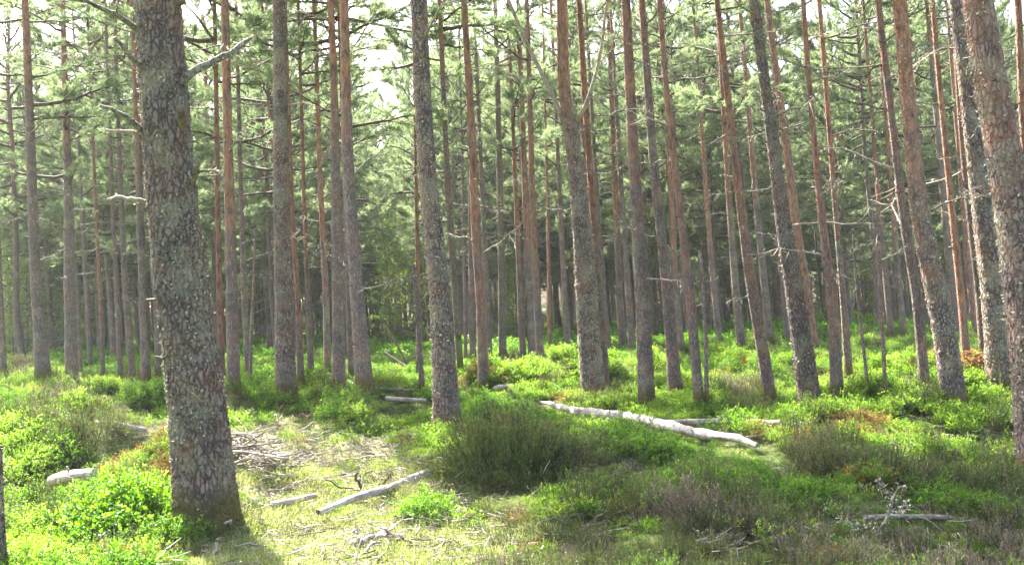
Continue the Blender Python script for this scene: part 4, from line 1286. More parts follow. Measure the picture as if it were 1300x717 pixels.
def heather_clump(r, H=.3, stems=20, rad=.12, bl=.016, bw=.006, per=40, spread=.5):
    s = Soup()
    p, d, a = [], [], []
    for k in range(stems):
        ang, rr = r.uniform(0, 6.28), rad * math.sqrt(r.uniform(0, 1))
        out = np.array([math.cos(ang), math.sin(ang), 0])
        b = out * rr * .5 + [0, 0, -.03]
        h = H * r.uniform(.6, 1.15)
        n = 5
        t_ = np.linspace(0, 1, n)[:, None]
        P = b + out * spread * h * (t_ ** .8) * r.uniform(.2, 1.1) * (rr / rad + .2) + np.array([0, 0, 1]) * h * t_ + np.cumsum(r.normal(0, .012, (n, 3)), 0) * t_
        s.tube(P, .0028 * (1 - t_[:, 0] * .7), 3, .2, 1)
        for e in range(3):
            u0 = r.uniform(.3, .8)
            i = min(int(u0 * (n - 1)), n - 2)
            A = P[i] + (P[i + 1] - P[i]) * (u0 * (n - 1) - i)
            dd = unit(out * r.uniform(-.2, .7) + np.array([r.normal(0, .3), r.normal(0, .3), 1]))
            l = h * r.uniform(.2, .45)
            m = per // 4
            u = r.uniform(0, 1, m)
            p.append(A + dd * l * u[:, None]); d.append(unit(dd * .9 + r.normal(0, .45, (m, 3))))
            a.append(np.clip(.35 + .3 * u + r.normal(0, .1, m) + (.35 if r.uniform() < .22 else 0) * (u > .5), 0, 1))
        m = per // 2
        u = r.uniform(.35, 1, m)
        i = np.minimum((u * (n - 1)).astype(int), n - 2)
        f = (u * (n - 1) - i)[:, None]
        pp = P[i] * (1 - f) + P[i + 1] * f
        p.append(pp); d.append(unit((P[i + 1] - P[i]) / (h / n) * .9 + r.normal(0, .45, (m, 3))))
        a.append(np.clip(.1 + .5 * u + r.normal(0, .1, m) + (.3 if r.uniform() < .25 else 0) * (u > .75), 0, 1))
    p, d, a = np.vstack(p), np.vstack(d), np.concatenate(a)
    m = len(p)
    s.blades(p, d, bw * r.uniform(.7, 1.3, m), bl * r.uniform(.7, 1.4, m), a, 0, r)
    return s

def grass_tuft(r, H=.13, n=60, rad=.1, w=.004):
    s = Soup()
    ang, rr = r.uniform(0, 6.28, n), rad * np.sqrt(r.uniform(0, 1, n))
    p = np.stack([np.cos(ang) * rr, np.sin(ang) * rr, np.full(n, -.01)], -1)
    d = unit(np.stack([np.cos(ang) * .4, np.sin(ang) * .4, np.ones(n)], -1) + r.normal(0, .45, (n, 3)) * [1, 1, .3])
    s.blades(p, d, w, H * r.uniform(.4, 1.2, n), np.clip(r.normal(.5, .22, n), 0, 1), 0, r)
    return s

def moss_tuft(r, n=110, rad=.12):
    s = Soup()
    ang, rr = r.uniform(0, 6.28, n), rad * np.sqrt(r.uniform(0, 1, n))
    p = np.stack([np.cos(ang) * rr, np.sin(ang) * rr, .035 * (1 - (rr / rad) ** 2) - .01], -1)
    d = unit(np.stack([np.cos(ang) * .5, np.sin(ang) * .5, np.ones(n)], -1) + r.normal(0, .5, (n, 3)))
    s.leaves(p, d, .009, .022 * r.uniform(.6, 1.3, n), np.clip(r.normal(.5, .2, n), 0, 1), 0, r)
    return s

WOOD = []

# ------------------------------------------------------------------ bushes one can count
def bush(name, label, cat, px, py, w_px, h_px, kind, n, group=None, seed=1):
    r = np.random.default_rng(seed)
    c = hit(px, py)
    Y = c[1]
    W, Hh = w_px / FPX * Y / 2, h_px / FPX * Y
    c = c + np.array([0, W * .35, 0]); c[2] = height(c[0], c[1])
    t = thing(name, label, cat, c, group)
    F = Soup()
    if kind == 'heather':
        src = [heather_clump(r, .38, 14, .1, .018, .0075, 32, .55).arrays() for _ in range(5)]
        mats = [MAT['heather'], MAT['heath_stem']]
    else:
        src = [bilberry_clump(r, .25, 11, .14, .013, .021).arrays() for _ in range(5)]
        mats = [MAT['bilberry'], MAT['heath_stem']]
    for k in range(n):
        th, q_ = r.uniform(0, 6.28), math.sqrt(r.uniform(0, 1))
        x, y = math.cos(th) * q_ * W * .85, math.sin(th) * q_ * W * .6
        lump = .55 + .85 * float(vnoise(np.array(x * 2.5 + 3), np.array(y * 2.5 + 3), seed=seed))
        hh = Hh * max(.22, (1 - q_ ** 2 * .8)) * lump
        s0 = hh / .40 if kind == 'heather' else min(1.3, hh / .24)
        V, Q, T, A, m = src[r.integers(5)]
        tilt = q_ * .7
        Rm = rot_zy(th, 0, 0) @ rot_zy(0, -tilt, 0) @ rot_zy(r.uniform(0, 6), 0, 0)
        sx = min(s0, 1.3)
        sc3 = np.array([sx, sx, s0])
        V = (V * sc3) @ Rm.T + np.array([x, y, float(height(c[0] + x, c[1] + y)) - c[2]])
        A = np.clip(A + r.normal(0, .16) * (kind == 'heather'), 0, 1)
        if k % 2:
            F.add(V, Q, None, A, 1)
        F.add(V, None, T, A, 0)
    V, Q, T, A, m = F.arrays()
    S1, S2 = Soup(), Soup()
    S1.add(V, None, T, A, 0)
    o1 = obj('foliage', mesh_arrays('foliage', V, [T], mats[0], {'tint': A}), t)
    o2 = obj('branchwork', mesh_arrays('branchwork', V, [Q], mats[1]), t)
    return t

bush('heather_bush', 'large dark dome of heather in the middle, in front of the rough-barked pine', 'bush', 655, 634, 240, 86, 'heather', 150, seed=3)
bush('heather_bush', 'lower left shoulder bush joined to the large dark heather dome', 'bush', 572, 606, 90, 36, 'heather', 40, seed=4)
bush('heather_bush', 'wide upright green-grey heather clump behind the short cut log', 'bush', 105, 592, 135, 46, 'heather', 60, seed=5)
bush('heather_bush', 'brown heather mound in front of the foliage-topped pine', 'bush', 36, 511, 60, 26, 'heather', 30, seed=6)
bush('heather_bush', 'pale-tipped heather bush left of the grey leaning pine', 'bush', 948, 535, 70, 30, 'heather', 26, seed=7)
bush('heather_bush', 'olive heather bush in the shade below the sunlit strip, left of the lichened stick', 'bush', 1052, 612, 90, 50, 'heather', 40, seed=8)
bush('heather_bush', 'dark heather tuft under the middle of the white log', 'bush', 800, 592, 75, 16, 'heather', 26, seed=9)
bush('bilberry_bush', 'rounded bilberry bush beside the crumbling white log', 'bush', 540, 662, 84, 26, 'bilberry', 26, seed=10)
bush('bilberry_bush', 'rounded bilberry bush in front of the short cut log', 'bush', 148, 690, 130, 70, 'bilberry', 48, seed=12)
bush('bilberry_bush', 'bright bilberry bush at the foot of the slender red-brown pine', 'bush', 606, 520, 56, 28, 'bilberry', 22, seed=13)

# rusty bracken
c = hit(1238, 482)
t = thing('dead_bracken', 'rust-brown clump of dead bracken between the reddish and the stout pine', 'plant', c)
rb = np.random.default_rng(9)
for k in range(14):
    s = Soup()
    th = rb.uniform(0, 6.28)
    n = 9
    tt = np.linspace(0, 1, n)
    d = np.array([math.cos(th), math.sin(th)])
    l = rb.uniform(.35, .7)
    b = rb.normal(0, .12, 2)
    P = np.stack([b[0] + d[0] * l * tt, b[1] + d[1] * l * tt * .7, .55 * l * np.sin(tt * 2.5) + .02], -1)
    s.tube(P, np.linspace(.006, .002, n), 3, .3)
    for i in range(1, n):
        for sd in (-1, 1):
            m = 7
            side = np.array([-d[1], d[0], 0]) * sd
            ll = l * .32 * (1.1 - tt[i])
            u = np.linspace(.1, 1, m)[:, None]
            s.leaves(P[i] + side * ll * u, unit(side + np.array([d[0], d[1], 0]) * .5 + rb.normal(0, .4, (m, 3))), .02, .045, rb.uniform(.1, 1, m), 0, rb)
    obj('frond', s.mesh('frond', [MAT['bracken']]), t)

# ------------------------------------------------------------------ fallen wood
def ground_line(pts, lift=0.0):
    return np.array([hit(x, y, lift) for x, y, *_ in pts])

def log(name, label, cat, pts, mat, lift=.6, sides=14, knots=6, seed=1, ends=None, free=None, group=None, rough=.1, stubs=4, line=None, widths=None):
    """A log or pole lying along the given (x, y, width) spots. free: heights above ground per point for raised ones."""
    r = np.random.default_rng(seed)
    P0 = ground_line(pts)
    if line:
        f_ = np.linspace(0, 1, len(widths))[:, None]
        P0 = line[0] * (1 - f_) + line[1] * f_
        pts = [(688, 0, w) for w in widths]
    W = np.array([w / 2 / FPX * p[1] for (x, y, w), p in zip(pts, P0)])
    if free is not None:                      # raised: keep the given depth line between first and last foot
        Ys = np.linspace(P0[0][1], P0[-1][1], len(pts)) if free == 'line' else np.full(len(pts), free)
        P0 = np.array([at_depth(x, y, Yk) for (x, y, w), Yk in zip(pts, Ys)])
        W = np.array([w / 2 / FPX * Yk for (x, y, w), Yk in zip(pts, Ys)])
    else:
        if len(pts) > 4 and not line:         # a long stiff log: straight in plan, spanning the dips
            A0, B0 = P0[0].copy(), P0[-1].copy()
            nrm = np.array([-(B0 - A0)[1], (B0 - A0)[0]])
            for k in range(1, len(pts) - 1):
                d = ray(pts[k][0], pts[k][1])
                P0[k] = EYE + d * (nrm @ (A0 - EYE)[:2]) / (nrm @ d[:2])
                W[k] = pts[k][2] / 2 / FPX * P0[k][1]
                P0[k][2] = max(P0[k][2], float(height(P0[k][0], P0[k][1])) + W[k] * .2)
        P0[:, 2] += W * lift + .05
    for p, q in zip(P0[:-1], P0[1:]):
        for f in np.linspace(0, 1, max(2, int(np.linalg.norm(q - p) / .15))):
            c_ = (p + (q - p) * f)[:2]
            WOOD.append(c_)
            if pts[0][2] > 4.5 and len(pts) > 4:
                WOOD.extend([c_ - [0, .45], c_ - [0, .85]] + ([c_ - [0, 1.25]] if pts[0][0] == 688 else []))
    o0 = P0[0].copy()
    n = 60
    P, R, u = resample(P0 - o0, W, n)
    wv = np.stack([fbm(u * .8 + 3, u * 0, None, seed * 7 + k, 2) - .5 for k in range(3)], -1) * np.array([.22, .22, .10]) * min(1, u[-1] / 3)
    P = P + wv - wv[0]
    t = thing(name, label, cat, o0, group)
    th = np.arange(sides) * 2 * math.pi / sides
    T = unit(np.gradient(P, axis=0))
    A = unit(np.cross(T, [0, 0, 1.0])); B = np.cross(A, T)
    TH, U = np.meshgrid(th, u)
    sd = int(r.integers(999))
    rr = R[:, None] * (1 + rough * 2 * (fbm(np.cos(TH) * 1.5 + 4, np.sin(TH) * 1.5 + 4, U * 4, sd, 3) - .5) + rough * (fbm(np.cos(TH) * 6 + 9, np.sin(TH) * 6 + 9, U * 5, sd + 1, 2) - .5) + rough * .9 * (fbm(U * 9, TH * 0, None, sd + 2, 3) - .5))
    V = (P[:, None] + rr[..., None] * (np.cos(TH)[..., None] * A[:, None] + np.sin(TH)[..., None] * B[:, None])).reshape(-1, 3)
    i, j = np.meshgrid(np.arange(n - 1), np.arange(sides), indexing='ij')
    a, b = i * sides + j, i * sides + (j + 1) % sides
    s = Soup()
    s.add(V, np.stack([a, b, b + sides, a + sides], -1).reshape(-1, 4))
    obj('bark', s.mesh('bark', [mat], smooth=True), t)
    jj_ = np.arange(sides)
    for e, (c, row) in enumerate(((P[0], 0), (P[-1], n - 1))):
        ring = V[row * sides:(row + 1) * sides]
        dome = c + (T[row] * (-.15 if row == 0 else .15) * R[row])
        tri = np.stack([np.full(sides, sides), jj_, (jj_ + 1) % sides], -1)
        s2 = Soup(); s2.add(np.vstack([ring, dome]), None, tri)
        obj('cut_end', s2.mesh('cut_end', [ends or mat]), t)
    for k in range(stubs):
        q_ = r.integers(4, n - 4)
        az = r.uniform(0, 6.28)
        d = unit(math.cos(az) * A[q_] + abs(math.sin(az)) * np.array([0, 0, 1]))
        s3 = Soup(); l = R[q_] * r.uniform(1.2, 2.2)
        s3.tube(np.stack([P[q_], P[q_] + d * l + T[q_] * l * .3]), np.array([.35, .15]) * R[q_], 5)
        obj('stub', s3.mesh('stub', [mat], smooth=True), t)
    return t

log('fallen_log', 'long bleached white log lying across the ridge in the middle', 'log',
    [(688, 513, 6), (964, 576, 13)], MAT['bleached'], seed=3, stubs=5, rough=.42, line=CARVE, lift=-.15, widths=[3, 7, 9, 11, 12, 13, 14, 12, 12, 6])
log('fallen_log', 'thinner pinkish log lying just behind the long white log', 'log', [(838, 546, 7), (900, 548, 8), (985, 549, 6)], MAT['palewood'], seed=4, stubs=3)
log('cut_log', 'short sawn log with pale end in the bilberry, left of the front trunk', 'log', [(68, 622, 17), (95, 620, 16), (124, 618, 14)], MAT['palewood'], seed=5, ends=MAT['cutwood'], stubs=1)
log('rotten_log', 'crumbling white log with a dark end in the sunny clearing', 'log', [(404, 660, 8), (430, 649, 9), (460, 636, 9), (500, 620, 10), (533, 606, 9)], MAT['bleached'], seed=6, ends=MAT['darkwood'], rough=.38, stubs=5, lift=-.3)
log('rotten_log', 'small half-sunk pale log left of the crumbling white log', 'log', [(344, 651, 7), (370, 647, 8), (405, 640, 6)], MAT['bleached'], seed=7, rough=.2, stubs=2)
log('fallen_log', 'pale log stretch half hidden left of the front trunk', 'log', [(122, 543, 6), (150, 549, 7), (186, 557, 7)], MAT['bleached'], seed=8, stubs=2)
log('rotten_log', 'dark reddish rotten log end on the bilberry slope', 'log', [(381, 536, 7), (390, 535, 8), (401, 533, 6)], MAT['redwood'], seed=9, stubs=1)
log('fallen_log', 'pale log lying below the leaning broken poles', 'log', [(490, 515, 6), (515, 518, 6), (540, 519, 5)], MAT['palewood'], seed=10, stubs=2)
log('fallen_pole', 'grey fallen pole lying level at the foot of the dead snag', 'log', [(482, 501, 3.5), (515, 502, 3.5), (552, 503, 3.5)], MAT['deadwood'], seed=11, stubs=5, sides=8)
log('fallen_pole', 'pale fallen pole slanting down right by the close pair of brown trunks', 'log', [(396, 470, 2.6), (430, 481, 3), (468, 501, 3.5)], MAT['bleached'], seed=12, stubs=2, sides=8, free='line')
log('leaning_pole', 'longer of the broken poles leaning left over the bilberry, near the snag', 'log', [(487, 446, 2.2), (520, 468, 2.8), (552, 490, 3)], MAT['palewood'], seed=13, stubs=3, sides=8, free=21.0)
log('leaning_pole', 'steeper broken pole with twigs leaning left near the dead snag', 'log', [(490, 414, 2), (508, 444, 2.6), (532, 492, 3)], MAT['brownwood'], seed=14, stubs=7, sides=8, free=22.0)
log('leaning_pole', 'dark broken pole low behind the level fallen pole', 'log', [(510, 470, 3), (520, 482, 3), (534, 498, 3.2)], MAT['darkwood'], seed=15, stubs=3, sides=8, free=21.5)
log('leaning_pole', 'broken branch leaning on the foot of the slender red-brown pine', 'log', [(597, 457, 2.6), (608, 474, 3.4), (622, 496, 4)], MAT['deadwood'], seed=16, stubs=3, sides=8, free=18.5)
log('fallen_pole', 'dark pole slanting up from the two-limbed pine to the straight pine', 'log', [(768, 479, 4.5), (790, 469, 4.5), (812, 461, 4)], MAT['brownwood'], seed=17, stubs=2, sides=8, free=20.0)
log('fallen_pole', 'short dark pole between the straight pine and the knotty dark pine', 'log', [(824, 454, 4), (836, 459, 4), (850, 466, 4)], MAT['brownwood'], seed=18, stubs=1, sides=8, free=24.0)
log('fallen_log', 'lichened grey log with upright forked sticks on the shaded heather', 'log', [(1098, 673, 7), (1150, 672, 7), (1200, 672, 7), (1226, 674, 5)], MAT['deadwood'], seed=19, stubs=6, sides=10, rough=.2, lift=1.6)
log('broken_stub', 'pale broken wood stub on the ridge by the bright bilberry bush', 'log', [(628, 500, 6), (636, 498, 8), (644, 499, 6)], MAT['bleached'], seed=20, stubs=1, rough=.25)
log('fallen_pole', 'small grey stick poking up left of the front trunk', 'branch', [(134, 521, 2.5), (141, 514, 3), (150, 506, 3.5)], MAT['deadwood'], seed=21, stubs=1, sides=7, free='line')

def fallen_branch(label, limbs, mat='deadwood', seed=1, twigs=6, lichen=0, name='fallen_branch', twl=.25, group=None):
    """limbs: lists of (x, y, width, height above the ground in m); each becomes a part, with twigs as parts."""
    r = np.random.default_rng(seed)
    o0 = None
    t = None
    for li, L_ in enumerate(limbs):
        base_Y = None
        P, W = [], []
        for (x, y, w, up) in L_:
            if up <= 0.0 or base_Y is None:
                p = hit(x, y)
                p[2] += .06
                base_Y = p[1]
            else:
                p = at_depth(x, y, base_Y)
            P.append(p); W.append(w / 2 / FPX * p[1])
        P = np.array(P)
        WOOD.extend(p[:2] for p in P)
        if t is None:
            o0 = P[0].copy()
            t = thing(name, label, 'branch', o0, group)
        n = 16
        Q_, R_, u = resample(P - o0, W, n)
        Q_[1:-1] += np.cumsum(r.normal(0, .006, (n - 2, 3)), 0)
        s = Soup(); s.tube(Q_, np.maximum(R_, .0018) * r.uniform(.85, 1.15, n), 6)
        if lichen:
            i = r.integers(1, n, lichen)
            p = Q_[i] + r.normal(0, 1, (lichen, 3)) * (R_[i][:, None] + .006) + (Q_[i] - Q_[i - 1]) * r.uniform(-.5, .5, (lichen, 1))
            s.leaves(p, unit(r.normal(0, 1, (lichen, 3))), .014, .024, r.uniform(.4, 1, lichen), 1, r)
        obj('limb', s.mesh('limb', [MAT[mat], MAT['lichen']], smooth=True), t)
        for k in range(twigs):
            i = r.integers(2, n)
            d = unit(unit(Q_[i] - Q_[i - 1]) * .8 + r.normal(0, .6, 3) + [0, 0, .35])
            l = twl * r.uniform(.4, 1.3)
            m = 5
            tt = np.linspace(0, 1, m)[:, None]
            B = Q_[i] + d * l * tt + np.cumsum(r.normal(0, .012, (m, 3)), 0) * tt
            s = Soup(); s.tube(B, np.linspace(.55, .2, m) * max(R_[i], .003), 4)
            for e in range(2):
                q_ = r.integers(1, m)
                s.tube(np.stack([B[q_], B[q_] + unit(d + r.normal(0, .7, 3)) * l * .4]), np.array([.3, .12]) * max(R_[i], .003), 3)
            obj('twig', s.mesh('twig', [MAT[mat]]), t)
    return t

fallen_branch('grey tangle of curled twigs leaning against the large dark heather bush',
    [[(583, 618, 4, 0), (605, 598, 4, .1), (630, 583, 3, .2), (662, 572, 2, .3)], [(590, 622, 3, 0), (620, 600, 3, .1), (645, 596, 2.4, .2), (659, 612, 1.6, .1)],
     [(600, 618, 3, 0), (612, 595, 2.5, .1), (628, 588, 2, .1)]], seed=3, twigs=9, twl=.22, lichen=20)
fallen_branch('thin grey branch lying on the bright grass below the dark heather bush',
    [[(586, 637, 2.5, 0), (620, 640, 3, 0), (655, 638, 3, 0), (678, 633, 2.5, 0)], [(666, 637, 2.5, 0), (672, 630, 2.2, .1), (682, 624, 2, .1)], [(600, 640, 2.5, 0), (615, 636, 2, .1), (626, 632, 1.6, .1)]], seed=4, twigs=3, twl=.12)
fallen_branch('pale bent branch with upright twigs on the foreground heather, bottom middle',
    [[(692, 690, 3, 0), (720, 691, 3.5, 0), (740, 682, 3.2, .1), (775, 668, 2.4, .15), (815, 660, 1.6, .2)], [(708, 690, 3, 0), (714, 675, 2.5, .1), (716, 662, 2, .15)], [(738, 684, 3, 0), (752, 665, 2.2, .1), (768, 655, 1.6, .15)]], seed=5, twigs=5, twl=.2)
fallen_branch('forked lichened sticks standing up from the grey log on the shaded heather',
    [[(1112, 690, 4, 0), (1122, 665, 4, .1), (1134, 640, 3.5, .2), (1148, 618, 2.5, .3)], [(1134, 642, 3, 0), (1128, 626, 2.4, .1), (1119, 610, 1.8, .2)], [(1138, 668, 3, 0), (1142, 650, 2.4, .1), (1152, 636, 1.6, .2)]], seed=6, twigs=4, twl=.14, lichen=60)
fallen_branch('bushy pale lichen-covered branch left of the grey log on the shaded heather',
    [[(1048, 656, 3, 0), (1070, 664, 3.2, .1), (1095, 674, 3.5, .05)], [(1060, 676, 3, 0), (1080, 668, 2.5, .1), (1104, 662, 2, .1)]], seed=7, twigs=9, twl=.16, lichen=90)
fallen_branch('bleached forked branch at the bottom of the sunny clearing',
    [[(446, 700, 6, 0), (470, 694, 6, 0), (510, 690, 5, 0)], [(464, 697, 5, 0), (458, 684, 4, .1), (452, 672, 3, .1)], [(476, 696, 5, 0), (486, 682, 4, .1), (490, 670, 3, .1)], [(466, 712, 5, 0), (466, 700, 4, .05), (478, 688, 3, .1)]], mat='bleached', seed=8, twigs=3, twl=.15)
fallen_branch('dark thin branch pieces on the ground left of the bottom heather', [[(500, 697, 4, 0), (512, 697, 4, 0), (524, 701, 3, 0)], [(540, 712, 3, 0), (556, 706, 3, 0), (572, 700, 2.4, 0)]], mat='brownwood', seed=9, twigs=1, twl=.1)
fallen_branch('arching grey branch beside the rounded bilberry bush', [[(500, 664, 3, 0), (522, 658, 3, .1), (540, 668, 2.6, .1), (552, 682, 2, .05)]], seed=10, twigs=4, twl=.15)
fallen_branch('dark upright stub and thin stick in the sunny clearing', [[(459, 632, 4, 0), (457, 616, 4, .1), (454, 600, 3, .2)], [(455, 631, 2.4, 0), (435, 619, 2, .1), (414, 609, 1.6, .15)]], mat='darkwood', seed=11, twigs=1, twl=.08)
fallen_branch('dark forked stick standing by the upper end of the crumbling white log', [[(481, 624, 3, 0), (487, 613, 3, .1), (493, 604, 2, .1)], [(496, 614, 3, 0), (495, 605, 2.4, .1)], [(478, 618, 2.4, 0), (476, 608, 2, .1)]], mat='darkwood', seed=12, twigs=1, twl=.07)
fallen_branch('thin curved twig standing at the edge of the bilberry slope', [[(444, 588, 2.4, 0), (442, 578, 2, .1), (436, 570, 1.6, .1)], [(455, 588, 2, 0), (462, 578, 1.6, .1)], [(498, 590, 2, 0), (488, 580, 1.8, .1), (478, 568, 1.4, .15)]], mat='palewood', seed=13, twigs=1, twl=.08)
fallen_branch('long pale stick lying on the green grass strip', [[(432, 590, 2.5, 0), (455, 591, 2.5, 0), (492, 588, 2, 0)]], mat='palewood', seed=14, twigs=2, twl=.1)
fallen_branch('grey curled branch in the sunlit bilberry past the end of the white log', [[(1000, 545, 3, 0), (1020, 546, 3, .1), (1040, 556, 2, .1)], [(1148, 542, 3, 0), (1158, 536, 2.5, .1), (1164, 548, 2, .1)]], seed=15, twigs=5, twl=.15, lichen=20)
fallen_branch('small grey twig heap on the heather tuft under the white log', [[(790, 596, 2.4, 0), (806, 592, 2.4, .1), (822, 594, 1.8, .1)], [(800, 600, 2, 0), (815, 588, 1.6, .1)]], seed=16, twigs=6, twl=.15)
fallen_branch('grey twigs on the shaded heather right of the pale bent branch', [[(880, 684, 2.6, 0), (900, 694, 2.6, .05), (912, 708, 2.2, 0)], [(885, 700, 2.4, 0), (915, 690, 2.4, .1), (945, 682, 2, .1)]], seed=17, twigs=6, twl=.16, lichen=15)
fallen_branch('small reddish stick at the foot of the front trunk', [[(270, 684, 4, 0), (282, 681, 4, 0), (292, 678, 3, 0)], [(277, 715, 5, 0), (276, 700, 5, .05), (275, 688, 4, .1)]], mat='palewood', seed=18, twigs=0)

# the pile of dry sticks
c0 = hit(335, 598)
t = thing('stick_pile', 'pile of dry bleached sticks right of the front trunk', 'stick pile', c0)
rs = np.random.default_rng(4)
for k in range(130):
    px, py = 335 + rs.normal(0, 34), 588 + rs.normal(0, 9)
    if k < 45:
        px, py = 305 + rs.normal(0, 14), 586 + rs.normal(0, 8)
    b = hit(px, py)
    WOOD.append(b[:2])
    L_ = rs.uniform(.12, .6)
    th = rs.normal(0, .75) + (math.pi if rs.uniform() < .5 else 0)
    d = unit(np.array([math.cos(th), math.sin(th), rs.normal(.05, .28)]))
    hz = .05 + .20 * math.exp(-((px - 315) / 28) ** 2) * rs.uniform(.1, 1.0)
    ctr = b - c0 + np.array([0, 0, hz])
    n = 6
    tt = np.linspace(-.5, .5, n)[:, None]
    P = ctr + d * L_ * tt + np.cumsum(rs.normal(0, .008, (n, 3)), 0)
    s = Soup(); s.tube(P, np.linspace(1, .5, n) * rs.uniform(.004, .013), 5)
    obj('stick', s.mesh('stick', [MAT[rs.choice(['bleached', 'palewood', 'brownwood', 'deadwood'])]], smooth=True), t)

# ------------------------------------------------------------------ plants that cover the floor
rg = np.random.default_rng(21)
BIL = [bilberry_clump(rg).mesh('bilberry_clump', [MAT['bilberry'], MAT['heath_stem']]) for _ in range(6)]
BIL_FRESH = [bilberry_clump(rg, .24).mesh('bilberry_clump', [MAT['bilberry_fresh'], MAT['heath_stem']]) for _ in range(4)]
BIL_RUST = [bilberry_clump(rg, .22, 14).mesh('bilberry_clump', [MAT['bilberry_rust'], MAT['heath_stem']]) for _ in range(3)]
HEA_OLD = [heather_clump(rg, .27, 18).mesh('heather_clump', [MAT['heather_grey'], MAT['heath_stem']]) for _ in range(4)]
BIL_FAR = [bilberry_clump(rg, .28, 12, .22, .034, .05, 5).mesh('bilberry_clump', [MAT['bilberry'], MAT['heath_stem']]) for _ in range(4)]
HEA = [heather_clump(rg).mesh('heather_clump', [MAT['heather'], MAT['heath_stem']]) for _ in range(6)]
GRA = [grass_tuft(rg).mesh('grass_tuft', [MAT['grass']]) for _ in range(4)]
GGR = [grass_tuft(rg, .09, 70, .1).mesh('grass_tuft', [MAT['greengrass']]) for _ in range(3)]
MOS = [moss_tuft(rg).mesh('moss_tuft', [MAT['moss']]) for _ in range(4)]

def sample_ground(d0, d1, dens, r):
    area = .66 * (d1 ** 2 - d0 ** 2)
    n = int(area * dens)
    y = np.sqrt(r.uniform(d0 ** 2, d1 ** 2, n))
    x = r.uniform(-.66, .66, n) * y
    return x, y

def fields(x, y):
    px, py, _ = ground_px(x, y, .12)
    w = (fbm(x * 1.3, y * 1.3, seed=31) - .5)
    w2 = (fbm(x * .8 + 40, y * .8, seed=37) - .5)
    clear = np.clip((in_ellipses(px, py, CLEAR) + w * .9 - .22) * 2.5, 0, 1)
    w3 = (fbm(x * 3.1 + 4, y * 3.1, seed=41, octaves=2) - .5)
    heath = np.clip(in_ellipses(px, py, HEATH) * .60 + w2 * .9 + w3 * 1.2 - .02, 0, .92)
    green = np.clip((in_ellipses(px, py, GREENGRASS) + w * .6 - .3) * 2.5, 0, 1)
    return clear, heath, green

def trunk_free(x, y):
    ok = np.ones(len(x), bool)
    for t_, P_, R_, f_ in CATALOG:
        if f_[1] < 20:
            ok &= np.hypot(x - f_[0], y - f_[1]) > R_[min(3, len(R_) - 1)] + .06
    return ok

store = {k: [[], [], [], []] for k in ('bilberry', 'heather', 'grass', 'green_grass', 'moss')}
WOODA = np.array(WOOD)
A_, B_ = CARVE
LOGA = np.array([(A_ + (B_ - A_) * f)[:2] - [0, k] for f in np.linspace(0, 1, 40) for k in (0, .3, .6)])
LOGB = np.array([(A_ + (B_ - A_) * f)[:2] - [0, k] for f in np.linspace(0, 1, 40) for k in (.9, 1.2, 1.5, 1.8)])
def near_wood(x, y):
    """1 on and just in front of (towards the viewer of) fallen wood, where only low plants grow."""
    m = np.zeros(len(x))
    for i in range(0, len(x), 2000):
        dx = x[i:i + 2000, None] - WOODA[None, :, 0]
        dy = y[i:i + 2000, None] - WOODA[None, :, 1]
        q = np.minimum(np.hypot(dx / .24, dy / .2), np.hypot(dx / .26, (dy + .4) / .45))
        m[i:i + 2000] = (q.min(1) < 1)
    return m

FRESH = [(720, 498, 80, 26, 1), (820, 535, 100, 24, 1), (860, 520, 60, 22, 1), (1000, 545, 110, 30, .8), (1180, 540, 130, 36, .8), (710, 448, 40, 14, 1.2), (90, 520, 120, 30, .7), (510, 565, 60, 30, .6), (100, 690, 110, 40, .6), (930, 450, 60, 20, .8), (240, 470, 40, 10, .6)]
def put(kind, x, y, s, n_src, r, base=0, tilt=.15, sink=0.0):
    n = len(x)
    z = height(x, y) - sink
    S = store[kind]
    S[0].append(np.stack([x, y, z], -1))
    S[1].append(np.stack([r.normal(0, tilt, n), r.normal(0, tilt, n), r.uniform(0, 6.28, n)], -1))
    S[2].append(np.stack([s, s, s * r.uniform(.8, 1.2, n)], -1))
    S[3].append(r.integers(0, n_src, n) + base)

